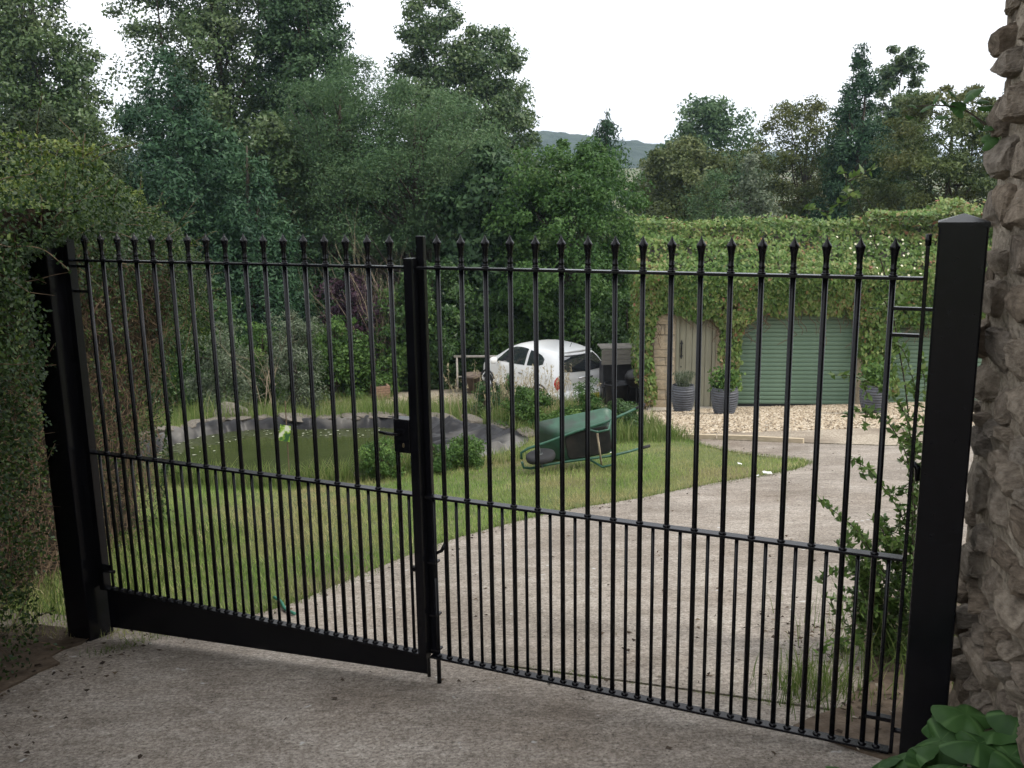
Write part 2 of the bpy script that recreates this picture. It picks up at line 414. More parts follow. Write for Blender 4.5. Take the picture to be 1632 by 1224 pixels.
# wooded hill across the valley
hx = np.linspace(-420, 900, 300); hy = np.linspace(560, 980, 110)
HX, HY = np.meshgrid(hx, hy)
ridge = np.interp(HX, [-420, 0, 25, 60, 100, 160, 300, 600, 900], [26, 38, 42, 38, 33, 25, 18, 12, 8])
prof_h = np.clip((HY - 560) / 200, 0, 1); prof_h = np.sin(prof_h * PI / 2)
HZ = -4 + (ridge + 4) * prof_h
cells = rng.uniform(0, 1, (1, 2))
bump = np.zeros(HX.size); Pq = np.c_[HX.ravel() / 9, HY.ravel() / 9]
I = np.floor(Pq).astype(np.int64)
for a in (-1, 0, 1):
    for b_ in (-1, 0, 1):
        cx = I[:, 0] + a + hsh(I[:, 0] + a, I[:, 1] + b_, 0 * I[:, 0], 11); cy = I[:, 1] + b_ + hsh(I[:, 0] + a, I[:, 1] + b_, 0 * I[:, 0], 12)
        d2 = (Pq[:, 0] - cx) ** 2 + (Pq[:, 1] - cy) ** 2
        bump = np.maximum(bump, np.sqrt(np.clip(1 - d2 / .9, 0, 1)) * (.6 + .5 * hsh(I[:, 0] + a, I[:, 1] + b_, 0 * I[:, 0], 13)))
HZ = HZ + bump.reshape(HX.shape) * 6 - 4 + ZC
ii = np.arange(HX.size).reshape(HX.shape)
M['wood'] = mat_noise('woodland_canopy', (.016, .028, .013), (.034, .052, .022), .06, rough=.95, bump=.8, bscale=.6, dist=1.0)
setp(link('hill', np_mesh('hill', np.c_[HX.ravel(), HY.ravel(), HZ.ravel()], np.c_[ii[:-1, :-1].ravel(), ii[:-1, 1:].ravel(), ii[1:, 1:].ravel(), ii[1:, :-1].ravel()]), M['wood'], smooth=True), kind='structure')

# ------------------------------------------------------------------ the gate
GX0, GY0, GYAW, SP = -2.017, 4.3493, -0.4186, 0.1
GU = np.array([math.cos(GYAW), math.sin(GYAW)]); GN = np.array([-math.sin(GYAW), math.cos(GYAW)])
def gate_pt(u, off=0): return np.array([GX0, GY0]) + GU * u * SP + GN * off
ZT, ZM, ZB, ZS = ZC - .288, ZC - 1.2, ZC - 1.894, ZC - .162        # rails and spike tips
bar_me = MB().lathe([(.0094, ZB), (.0094, ZT)], 10).mesh('bar')
dog_me = MB().lathe([(.0068, ZB), (.0068, ZM)], 8).mesh('dog_bar')
fh = ZS - ZT
fprof = [(.0096, .0), (.0096, .010), (.0108, .012), (.0108, .016), (.0096, .018), (.0096, .024), (.0108, .026), (.0108, .030), (.0094, .033), (.0094, .05), (.0102, .064), (.0128, .08), (.0158, .092), (.0172, .0975), (.0135, .103), (.0078, .111), (.0038, .119), (.0008, .1285)]
fin_me = MB().lathe([(r, z * fh / .1285) for r, z in fprof], 8, rot=PI / 8).mesh('finial')
weld_me = MB().lathe([(.0142, 0), (.0125, .004), (.009, .008)], 10).mesh('weld_collar')
for m_ in (bar_me, dog_me, fin_me, weld_me):
    m_.materials.append(M['black']); m_.polygons.foreach_set('use_smooth', np.ones(len(m_.polygons), bool))
def gate_leaf(name, label, u0, u1, bars, dogs, left):
    t = thing(name, label, 'gate', (GX0, GY0, 0), GYAW, 'leaves of the driveway gate')
    x0, x1 = u0 * SP, u1 * SP
    for u in bars:
        b = link('bar', bar_me, None, t); b.location = (u * SP, 0, 0)
        f = link('finial', fin_me, None, b); f.location = (0, 0, ZT)
        for z in (ZB, ZM, ZT):
            q = link('weld_collar', weld_me, None, b); q.location = (0, 0, z + .0052)
    for u in dogs:
        b = link('dog_bar', dog_me, None, t); b.location = (u * SP, 0, 0)
        q = link('weld_collar', weld_me, None, b); q.location = (0, 0, ZB + .0052)
    for nm, z in (('top_rail', ZT), ('middle_rail', ZM), ('bottom_rail', ZB)):
        box(nm, M['black'], t, x0 + .012, x1 - (.012 if left else .0065), -.02, .02, z - .005, z + .005, bevel=.0015)
    return t
# left leaf
gl = gate_leaf('metal_gate', 'black spiked bar gate leaf with kick plate and lock box, hung beside the hedge', 0.0, 17.9, range(1, 18), [i + .5 for i in range(0, 17)] + [17.42], True)
box('hinge_stile', M['black'], gl, -.02, .012, -.022, .022, ZB - .006, ZT + .1, bevel=.002)
box('meeting_stile', M['black'], gl, 17.72 * SP, 17.72 * SP + .038, -.025, .02, ZB - .012, ZT + .036, bevel=.002)
# kick plate deeper at the hinge side
kp = MB(); zl, zr = ZC - 2.102, ZC - 1.983
kp.add([(.006, -.003, zl), (18.02 * SP, -.003, zr), (18.02 * SP, -.003, ZB - .007), (.006, -.003, ZB - .007), (.006, .003, zl), (18.02 * SP, .003, zr), (18.02 * SP, .003, ZB - .007), (.006, .003, ZB - .007)],
       [(0, 1, 2, 3), (7, 6, 5, 4), (0, 4, 5, 1), (1, 5, 6, 2), (2, 6, 7, 3), (3, 7, 4, 0)])
kp.build('kick_plate', M['black'], gl)
lb = box('lock_box', M['black'], gl, 17.02 * SP, 17.74 * SP, -.03, .03, ZC - 1.022, ZC - .885, bevel=.003)
MB().tube([(17.32 * SP, -.032, ZC - .94), (17.32 * SP, -.06, ZC - .94), (16.9 * SP, -.064, ZC - .938), (16.55 * SP, -.06, ZC - .936)], [.007, .007, .007, .006], 8).build('lever_handle', M['black'], lb, True)
M['brass'] = mat_plain('worn_brass', (.25, .2, .12), .4, metal=.8)
MB().lathe([(.006, 0), (.006, .003)], 10, sx=.8, sy=1.6).build('keyhole', M['brass'], lb).matrix_local = Matrix.Translation((17.46 * SP, -.0305, ZC - .99)) @ Matrix.Rotation(PI / 2, 4, 'X')
for z in (ZC - .315, ZC - .43):
    box('hinge_bracket', M['black'], gl, .012, .092, -.006, .006, z - .006, z + .006)
MB().tube([(-.125, -.0, ZC - .35), (.0, 0, ZC - .35)], .009, 8).build('hinge_pin', M['black'], gl, True)
MB().tube([(-.125, -.01, ZC - 1.79), (.03, -.03, ZC - 1.79), (.09, -.02, ZC - 1.79)], .009, 8).build('hinge_pin', M['black'], gl, True)
box('hinge_bracket', M['black'], gl, -.03, .085, -.03, -.024, ZC - 1.78, ZC - 1.755)
lbolt = MB().tube([(17.9 * SP, .03, ZC - 2.013), (17.9 * SP, .03, ZC - 1.45)], .008, 8).build('drop_bolt', M['black'], gl, True)
MB().tube([(17.9 * SP, .03, ZC - 1.452), (17.86 * SP, .03, ZC - 1.42), (17.75 * SP, .03, ZC - 1.41)], .007, 8).build('bolt_handle', M['black'], lbolt, True)
MB().tube([(17.9 * SP, .035, ZC - 1.54), (17.3 * SP, .05, ZC - 1.545)], .007, 8).tube([(17.3 * SP, .05, ZC - 1.545), (17.22 * SP, .05, ZC - 1.545)], .014, 8).build('bolt_catch', M['black'], gl, True)
# right leaf
RO = 18.073
gr = gate_leaf('metal_gate', 'black spiked bar gate leaf with open foot, hung beside the stone wall', RO + .06, RO + 17.93, [RO + j for j in range(1, 18)], [RO + j + .5 for j in range(0, 17)] + [RO + 17.45], False)
box('meeting_stile', M['black'], gr, 18.02 * SP, 18.02 * SP + .034, .023, .045, ZB - .008, ZT + .118, bevel=.002)
xs_ = (RO + 17.93) * SP
box('hinge_stile', M['black'], gr, xs_ - .006, xs_ + .006, -.009, .009, ZB - .006, ZT + .1, bevel=.002)
MB().tube([(xs_, 0, ZT + .1), (xs_, 0, ZT + .135)], .009, 8).build('hinge_pin', M['black'], gr, True)
for z, xr in ((ZC - .382, .066), (ZC - .465, -.0065)):
    box('hinge_bracket', M['black'], gr, (RO + 17.05) * SP, xs_ + xr, -.01, .01, z - .005, z + .005)
box('hinge_bracket', M['black'], gr, (RO + 17.05) * SP, xs_ - .0065, -.0125, .0125, ZC - 1.785, ZC - 1.771)
MB().tube([(xs_, 0, ZC - 1.815), (xs_ + .05, 0, ZC - 1.815)], .009, 8).build('hinge_pin', M['black'], gr, True)
MB().tube([(xs_ + .004, .03, ZC - .88), (xs_ + .018, .03, ZC - .9), (xs_ + .018, .03, ZC - .94)], [.006, .011, .008], 8).build('latch_lug', M['black'], gr, True)
rbx = 18.55 * SP
rb = MB().tube([(rbx, -.0, ZC - 2.016), (rbx, -.0, ZC - 1.545)], .0095, 8).build('drop_bolt', M['black'], gr, True)
MB().tube([(rbx + .004, -.0, ZC - 1.44), (rbx + .03, -.0, ZC - 1.425), (rbx + .05, -.0, ZC - 1.39)], [.006, .007, .009], 8).build('bolt_handle', M['black'], gr, True)
for z in (ZC - 1.48, ZC - 1.71, ZC - 1.865):
    box('bolt_guide', M['black'], gr, 18.25 * SP, rbx + .006, -.012, .03, z - .004, z + .004)

def gate_post(label, uc, off, half, zb, ztop, capped, rot=0):
    c = gate_pt(uc, off); t = thing('gate_post', label, 'gate post', (c[0], c[1], 0), GYAW + rot, 'square steel gate posts')
    box('post', M['black'], t, -half, half, -half, half, zb, ztop, bevel=.006)
    if capped:
        e = half + .003
        MB().add([(-e, -e, ztop - .012), (e, -e, ztop - .012), (e, e, ztop - .012), (-e, e, ztop - .012), (-e, -e, ztop + .003), (e, -e, ztop + .003), (e, e, ztop + .003), (-e, e, ztop + .003), (0, 0, ztop + .027)],
                 [(3, 2, 1, 0), (0, 1, 5, 4), (1, 2, 6, 5), (2, 3, 7, 6), (3, 0, 4, 7), (4, 5, 8), (5, 6, 8), (6, 7, 8), (7, 4, 8)]).build('cap', M['black'], t)
    return t
gate_post('square black steel gate post half swallowed by the clipped hedge', -1.15, -.02, .075, ZC - 2.35, ZC - .19, True)
gate_post('square black steel gate post with pyramid cap beside the rubble stone wall', 36.93, -.0, .067, ZC - 2.2, ZC - .118, True)

# ------------------------------------------------------------------ rubble stone wall on the right
WC, WD = np.array([1.515, 3.06]), np.array([-.2, -.98]); WN = np.array([-.98, .2])     # far corner, direction towards the camera, outward normal
def mat_stone():
    m, t, b = new_mat('rubble_limestone'); n, l = t.nodes, t.links
    co = n.new('ShaderNodeTexCoord'); oi = n.new('ShaderNodeObjectInfo')
    r = n.new('ShaderNodeValToRGB'); e = r.color_ramp.elements
    for c in range(3): e.new(.5)
    for i, c in enumerate([(.27, .225, .18), (.37, .31, .245), (.32, .29, .255), (.45, .39, .32), (.29, .25, .21)]):
        e[i].position = i / 4; e[i].color = lin(c)
    l.new(oi.outputs['Random'], r.inputs[0])
    def nz(s, d, ro=.65):
        q = n.new('ShaderNodeTexNoise'); q.inputs['Scale'].default_value = s; q.inputs['Detail'].default_value = d; q.inputs['Roughness'].default_value = ro
        l.new(co.outputs['Object'], q.inputs['Vector']); return q.outputs['Fac']
    def ramp(f, a, b_, ca, cb):
        q = n.new('ShaderNodeValToRGB'); q.color_ramp.elements[0].position = a; q.color_ramp.elements[1].position = b_
        q.color_ramp.elements[0].color = lin(ca); q.color_ramp.elements[1].color = lin(cb); l.new(f, q.inputs[0]); return q.outputs[0]
    def mx(f, a, b_, mode):
        x = n.new('ShaderNodeMix'); x.data_type = 'RGBA'; x.blend_type = mode; x.inputs[0].default_value = f
        l.new(a, x.inputs[6]); l.new(b_, x.inputs[7]); return x.outputs[2]
    c = mx(1., r.outputs[0], ramp(nz(2.3, 8), .32, .68, (.5, .47, .44), (1.4, 1.35, 1.3)), 'MULTIPLY')
    x = n.new('ShaderNodeMix'); x.data_type = 'RGBA'; l.new(ramp(nz(4.5, 4), .62, .72, (0, 0, 0), (.6, .6, .6)), x.inputs[0]); l.new(c, x.inputs[6]); x.inputs[7].default_value = (.4, .39, .36, 1)
    l.new(x.outputs[2], b.inputs['Base Color']); b.inputs['Roughness'].default_value = .95; b.inputs['Specular IOR Level'].default_value = .15
    bp = n.new('ShaderNodeBump'); bp.inputs['Strength'].default_value = 1.0; bp.inputs['Distance'].default_value = .035
    l.new(nz(5, 10, .75), bp.inputs['Height']); l.new(bp.outputs[0], b.inputs['Normal'])
    return m
M['stone'] = mat_stone()
M['mortar'] = mat_noise('lime_mortar', (.26, .22, .17), (.4, .34, .27), 14, rough=.98, bump=1, bscale=45, dist=.03)
def rock_mesh(name, seed, sub=3, sq=.55, rough=.22):
    bm = bmesh.new(); bmesh.ops.create_icosphere(bm, subdivisions=sub, radius=1)
    P = np.array([v.co[:] for v in bm.verts])
    Q = np.sign(P) * np.abs(P) ** sq                        # squared-off
    Q /= np.abs(Q).max()
    nz_ = fbm(P * 1.4 + seed * 7.3, seed, 4) - .5; n2 = fbm(P * 4.5 + seed * 3.1, seed + 50, 3) - .5
    Q *= (1 + rough * 1.6 * nz_)[:, None]
    # one or two flat splits
    rr = np.random.default_rng(seed)
    for _ in range(16):
        d = rr.normal(size=3); d /= np.linalg.norm(d); h = .7 + .32 * rr.random(); k = Q @ d; Q -= np.outer(np.clip(k - h, 0, None), d) * .95
    Q *= (1 + rough * .55 * n2 + rough * .3 * (fbm(P * 11 + seed, seed + 70, 2) - .5))[:, None]
    Q /= np.abs(Q).max(0)
    for v, q in zip(bm.verts, Q): v.co = q
    me = bpy.data.meshes.new(name); bm.to_mesh(me); bm.free(); me.polygons.foreach_set('use_smooth', np.ones(len(me.polygons), bool)); me.set_sharp_from_angle(angle=math.radians(24)); return me
WROT = math.atan2(WD[1], WD[0])
wall = thing('stone_wall', 'tall rubble limestone wall rising beside the capped gate post', 'wall', (WC[0], WC[1], ZC - 2.2), WROT)
# local frame: x towards the camera side, y = left normal of that direction
ysign = 1 if (np.array([-math.sin(WROT), math.cos(WROT)]) @ WN) > 0 else -1
WL, WH, WT = 5.6, 5.6, .75
core = MB().box(.04, WL, -ysign * WT if ysign > 0 else .026, -.026 if ysign > 0 else WT, -.3, WH)
core.build('mortar_core', M['mortar'], wall)
rocks = [rock_mesh('stone', 100 + i, sub=4, sq=.4, rough=.3) for i in range(10)]
for r_ in rocks: r_.materials.append(M['stone'])
low = [rock_mesh('stone', 200 + i, sub=2, sq=.4, rough=.25) for i in range(6)]
rnd = random.Random(4)
z = .0; cnt = 0; rest_v, rest_f = [], []
while z < WH - .1:
    h = rnd.choice((.06, .08, .09, .1, .12, .14)); x = rnd.uniform(-.02, .02)
    while x < WL:
        wd = h * rnd.uniform(1.1, 2.4) if rnd.random() < .8 else h * .9
        wd = min(max(wd, .1), .42)
        near = x < 2.0 and z < 3.3
        sx, sy, sz = wd / 2 * 1.12, rnd.uniform(.066, .1), h / 2 * 1.13
        loc = Vector((x + wd / 2, ysign * -.06, z + h / 2 + rnd.uniform(-.012, .012)))
        eul = (rnd.uniform(-.1, .1) + rnd.choice((0, PI)), rnd.uniform(-.1, .1), rnd.uniform(-.1, .1))
        if near and cnt < 300:
            o = link('stone', rnd.choice(rocks), None, wall); o.location = loc; o.rotation_euler = eul; o.scale = (sx, sy, sz); cnt += 1
        else:
            me = rnd.choice(low); mt = Matrix.LocRotScale(loc, __import__('mathutils').Euler(eul), Vector((sx, sy, sz)))
            b0 = sum(len(q) for q in rest_v); co = np.empty(len(me.vertices) * 3); me.vertices.foreach_get('co', co); co = co.reshape(-1, 3)
            mm = np.array(mt); rest_v.append(co @ mm[:3, :3].T + mm[:3, 3])
            ff = np.empty(len(me.loops), np.int32); me.loops.foreach_get('vertex_index', ff); rest_f.append(ff.reshape(-1, 3) + b0)
        x += wd + rnd.uniform(.008, .02)
    # end face stones (the corner)
    z += h + rnd.uniform(.006, .016)
ro = link('stones', np_mesh('stones', np.vstack(rest_v), np.vstack(rest_f)), M['stone'], wall, True); ro['kind'] = 'stuff'
z = 0
while z < WH - .1:                                        # end face, towards the garden
    h = rnd.choice((.12, .15, .18, .2)); y = .02
    while y < WT:
        wd = min(rnd.uniform(.16, .34), WT - y + .05)
        if z < 3.0:
            o = link('stone', rnd.choice(rocks), None, wall); o.location = (.06, -ysign * (y + wd / 2), z + h / 2); o.scale = (rnd.uniform(.05, .075), wd / 2 * 1.05, h / 2 * 1.1); o.rotation_euler = (0, rnd.uniform(-.1, .1), 0)
        y += wd + .012
    z += h + .012

# ------------------------------------------------------------------ leaf materials
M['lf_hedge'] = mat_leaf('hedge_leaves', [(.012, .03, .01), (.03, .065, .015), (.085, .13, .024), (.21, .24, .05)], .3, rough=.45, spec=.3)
M['lf_poplar'] = mat_leaf('poplar_leaves', [(0.042, 0.08, 0.029), (0.068, 0.118, 0.039), (0.111, 0.161, 0.059), (0.195, 0.241, 0.122)], .3, rough=.42, spec=.35)
M['lf_dark'] = mat_leaf('dark_conifer_sprays', [(0.018, 0.045, 0.024), (0.027, 0.068, 0.032), (0.041, 0.092, 0.04), (0.061, 0.12, 0.055)], .15, rough=.55)
M['lf_yew'] = mat_leaf('yew_sprays', [(0.028, 0.05, 0.015), (0.049, 0.076, 0.02), (0.077, 0.106, 0.028), (0.119, 0.14, 0.038)], .15, rough=.55, patch=(.11, .11, .03), pscale=.35)
M['lf_cyp'] = mat_leaf('dark_cypress_sprays', [(0.013, 0.024, 0.01), (0.021, 0.036, 0.013), (0.032, 0.05, 0.016), (0.044, 0.06, 0.021)], .15, rough=.6)
M['lf_feather'] = mat_leaf('feathery_ash_leaves', [(0.046, 0.096, 0.039), (0.07, 0.13, 0.053), (0.094, 0.155, 0.066), (0.133, 0.192, 0.089)], .35)
M['lf_chest'] = mat_leaf('chestnut_leaves', [(0.024, 0.054, 0.022), (0.036, 0.076, 0.03), (0.051, 0.098, 0.038), (0.075, 0.126, 0.054)], .2)
M['lf_cherry'] = mat_leaf('cherry_leaves', [(0.032, 0.078, 0.019), (0.053, 0.117, 0.028), (0.081, 0.157, 0.039), (0.138, 0.216, 0.071)], .35)
M['lf_olive'] = mat_leaf('olive_green_leaves', [(0.06, 0.082, 0.026), (0.09, 0.116, 0.037), (0.12, 0.145, 0.049), (0.168, 0.189, 0.076)], .3)
M['lf_silver'] = mat_leaf('silvery_leaves', [(.07, .095, .05), (.1, .13, .075), (.15, .18, .12), (.24, .26, .2)], .3)
M['lf_shrub'] = mat_leaf('shrub_leaves', [(0.039, 0.082, 0.021), (0.065, 0.13, 0.03), (0.098, 0.177, 0.042), (0.156, 0.246, 0.064)], .35)
M['lf_laurel'] = mat_leaf('laurel_leaves', [(0.027, 0.064, 0.018), (0.046, 0.096, 0.024), (0.068, 0.128, 0.036), (0.121, 0.184, 0.073)], .2, rough=.42, spec=.32)
M['lf_purple'] = mat_leaf('purple_leaves', [(.03, .015, .024), (.045, .022, .036), (.065, .034, .05), (.05, .05, .03)], .25)
M['lf_brown'] = mat_leaf('dry_brown_leaves', [(.12, .085, .045), (.17, .125, .07), (.1, .09, .04), (.22, .17, .1)], .3)
M['lf_creeper'] = mat_leaf('creeper_leaves', [(0.046, 0.094, 0.023), (0.086, 0.159, 0.036), (0.13, 0.211, 0.052), (0.195, 0.26, 0.075), (0.26, 0.26, 0.104), (0.286, 0.117, 0.072), (0.312, 0.137, 0.078)], .3, rough=.45, spec=.25)
M['lf_grass'] = mat_leaf('grass_blades', [(0.128, 0.211, 0.052), (0.199, 0.302, 0.073), (0.269, 0.371, 0.103), (0.412, 0.436, 0.177), (0.654, 0.561, 0.324)], .35, rough=.6, spec=.2, patch=(.4, .34, .18), pscale=.8)
M['lf_long'] = mat_leaf('long_grass', [(.08, .13, .03), (.12, .18, .045), (.17, .215, .065), (.27, .27, .12), (.43, .37, .22)], .35, rough=.6)

# ------------------------------------------------------------------ clipped hedge on the left
def hedge_face(Y, z):                                     # X of the hedge's right face; z above the ground
    t = np.clip(z / hedge_top(Y), 0, 1)
    top = np.interp(Y, [1.0, 3.0, 3.9, 4.3, 5.0, 6.5, 7.4, 7.8], [-1.78, -1.92, -2.0, -2.12, -2.2, -2.3, -2.32, -2.6])
    near = np.interp(t, [0, .2, .5, .8, .92, 1], [-.2, -.1, -.03, .0, .0, -.14])
    far = np.interp(t, [0, .3, .6, .74, .84, .93, 1], [-.55, -.48, -.34, -.14, .0, .0, -.14])    # sheared bare below, overhanging above
    f = np.clip((Y - 4.05) / .5, 0, 1)
    return top + near * (1 - f) + far * f + .42 * np.exp(-((Y - 4.35) / .42) ** 2) * np.clip((t - .8) / .08, 0, 1)
def hedge_top(Y):
    return np.interp(Y, [1.0, 3.0, 4.0, 5.0, 6.0, 6.8, 7.4, 7.8], [2.2, 2.2, 2.28, 2.4, 2.48, 2.47, 2.3, 1.6])
hedge = thing('hedge', 'large clipped small leaved evergreen hedge engulfing the left gate post', 'hedge', (-3, 4.5, float(g0(-3, 4.5))))
hb = np.array(hedge.location[:])
rng = np.random.default_rng(11)
def hedge_pts(n, mode):
    Y = rng.uniform(1.6, 7.7, n)
    if mode == 'face':
        z = hedge_top(Y) * rng.beta(1.35, 1.0, n)
        P = np.c_[np.zeros(n), Y, z]
        nz_ = fbm(np.c_[Y * 2.1, z * 2.1, 0 * Y], 21, 3) - .5; n2 = fbm(np.c_[Y * 7, z * 7, 0 * Y], 31, 2) - .5
        X = hedge_face(Y, z) + nz_ * .3 + n2 * .14 - np.abs(rng.normal(0, .05, n)) - rng.exponential(.03, n)
        N = np.tile(np.array([[1., -.3, .35]]), (n, 1))
    elif mode == 'top':
        f = rng.random(n) ** 1.6; h = hedge_top(Y)
        X = hedge_face(Y, h) - f * 2.0
        nz_ = fbm(np.c_[X * 2.1, Y * 2.1, 0 * Y], 41, 3) - .5; n2 = fbm(np.c_[X * 7, Y * 7, 0 * Y], 51, 2) - .5
        z = h - .12 * f + nz_ * .24 + n2 * .16 - rng.exponential(.03, n) + .02
        N = np.tile(np.array([[.2, -.2, 1.]]), (n, 1))
    else:                                                   # far end
        X = rng.uniform(-4.4, -2.2, n); z = rng.uniform(0, 2.2, n)
        Y = 7.65 - .5 * np.clip((z - 1.6) / .8, 0, 1) + (fbm(np.c_[X * 2, z * 2, 0 * X], 61, 3) - .5) * .5 - rng.exponential(.05, n); N = np.tile(np.array([[.2, 1., .2]]), (n, 1))
        X = np.minimum(X, hedge_face(np.clip(Y, 1, 7.6), z))
    return np.c_[X, Y, g0(X, Y) + z], N, z
Pf, Nf, zf = hedge_pts(100000, 'face'); tf = zf / hedge_top(Pf[:, 1]); fr_ = np.clip((Pf[:, 1] - 4.05) / .5, 0, 1)
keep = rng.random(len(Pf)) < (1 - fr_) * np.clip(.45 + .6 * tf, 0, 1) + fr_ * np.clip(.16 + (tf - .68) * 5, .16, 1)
Pf, Nf = Pf[keep], Nf[keep]
Pt, Nt, _ = hedge_pts(40000, 'top'); Pe, Ne, _ = hedge_pts(6000, 'end')
# little shoots sticking out of the face and top
sh_seg, sh_p = [], []
for k in range(520):
    if k < 300: p, nrm, _ = hedge_pts(1, 'face')
    else: p, nrm, _ = hedge_pts(1, 'top')
    p = p[0]; d = nrm[0] + rng.normal(0, .5, 3); d[2] += .15; d /= np.linalg.norm(d); L = rng.uniform(.06, .26)
    q = p; prev = p
    m_ = int(L / .02) + 2
    for j in range(m_):
        prev = q; d = d + rng.normal(0, .08, 3) + np.array([0, 0, -.02]); d /= np.linalg.norm(d); q = q + d * .02
        sh_seg.append([*prev, *q, .0022, .0018])
        for s_ in range(2): sh_p.append(q + rng.normal(0, .007, 3))
sh_p = np.array(sh_p)
C = np.vstack([Pf, Pt, Pe, sh_p]); N = np.vstack([Nf, Nt, Ne, rng.normal(size=sh_p.shape)]) + rng.normal(size=(len(Pf) + len(Pt) + len(Pe) + len(sh_p), 3)) * .75
n = len(C); Ls = rng.uniform(.014, .028, n)
V, Fq = leaf_quads(C - hb, N, Ls, Ls * .6, rng)
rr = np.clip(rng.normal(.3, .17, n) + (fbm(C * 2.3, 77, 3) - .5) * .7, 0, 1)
rr[len(Pf):len(Pf) + len(Pt)] = np.clip(rr[len(Pf):len(Pf) + len(Pt)] + .38, 0, 1)      # young growth on top, with the sunlit look put into its colour
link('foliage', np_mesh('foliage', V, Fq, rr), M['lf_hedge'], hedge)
# dark core of shaded wood added to block light, inside the leaves, plus bare twigs on the lower face
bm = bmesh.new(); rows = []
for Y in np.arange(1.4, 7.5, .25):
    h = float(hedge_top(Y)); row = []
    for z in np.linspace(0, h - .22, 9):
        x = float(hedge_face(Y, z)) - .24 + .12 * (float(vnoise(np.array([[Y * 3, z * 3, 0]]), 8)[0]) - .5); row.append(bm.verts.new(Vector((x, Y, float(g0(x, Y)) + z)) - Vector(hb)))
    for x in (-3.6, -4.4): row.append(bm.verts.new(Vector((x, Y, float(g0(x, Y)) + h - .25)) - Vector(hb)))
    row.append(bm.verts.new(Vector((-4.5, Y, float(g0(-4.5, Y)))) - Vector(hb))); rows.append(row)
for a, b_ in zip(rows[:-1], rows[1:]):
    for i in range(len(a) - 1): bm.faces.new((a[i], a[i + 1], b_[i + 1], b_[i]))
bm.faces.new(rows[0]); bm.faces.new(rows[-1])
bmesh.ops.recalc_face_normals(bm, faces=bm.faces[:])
me = bpy.data.meshes.new('inner_shade_core'); bm.to_mesh(me); bm.free()
M['innershade'] = mat_noise('shaded_twigs', (.014, .011, .007), (.06, .042, .026), 25, rough=.98, bump=1, bscale=40, dist=.05)
link('inner_shade_core', me, M['innershade'], hedge)
tw = []
for k in range(2600):
    Y = rng.uniform(2.0, 7.5) if k < 700 else rng.uniform(4.5, 7.5); z = rng.uniform(.05, 2.0); x = float(hedge_face(Y, z)) + rng.uniform(-.25, -.03)
    p = np.array([x, Y, float(g0(x, Y)) + z]); d = np.array([rng.normal(-.12, .2), rng.normal(0, .7), rng.normal(.3, .7)]); d /= np.linalg.norm(d)
    for j in range(3):
        q = p + d * rng.uniform(.05, .16); tw.append([*(p - hb), *(q - hb), .0028 - j * .0007, .0022 - j * .0007]); p = q; d = d + rng.normal(0, .35, 3); d /= np.linalg.norm(d)
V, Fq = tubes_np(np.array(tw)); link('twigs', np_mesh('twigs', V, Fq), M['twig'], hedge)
sg = np.array(sh_seg); sg[:, :3] -= hb; sg[:, 3:6] -= hb
V, Fq = tubes_np(sg, 3); link('shoots', np_mesh('shoots', V, Fq), M['twig'], hedge)

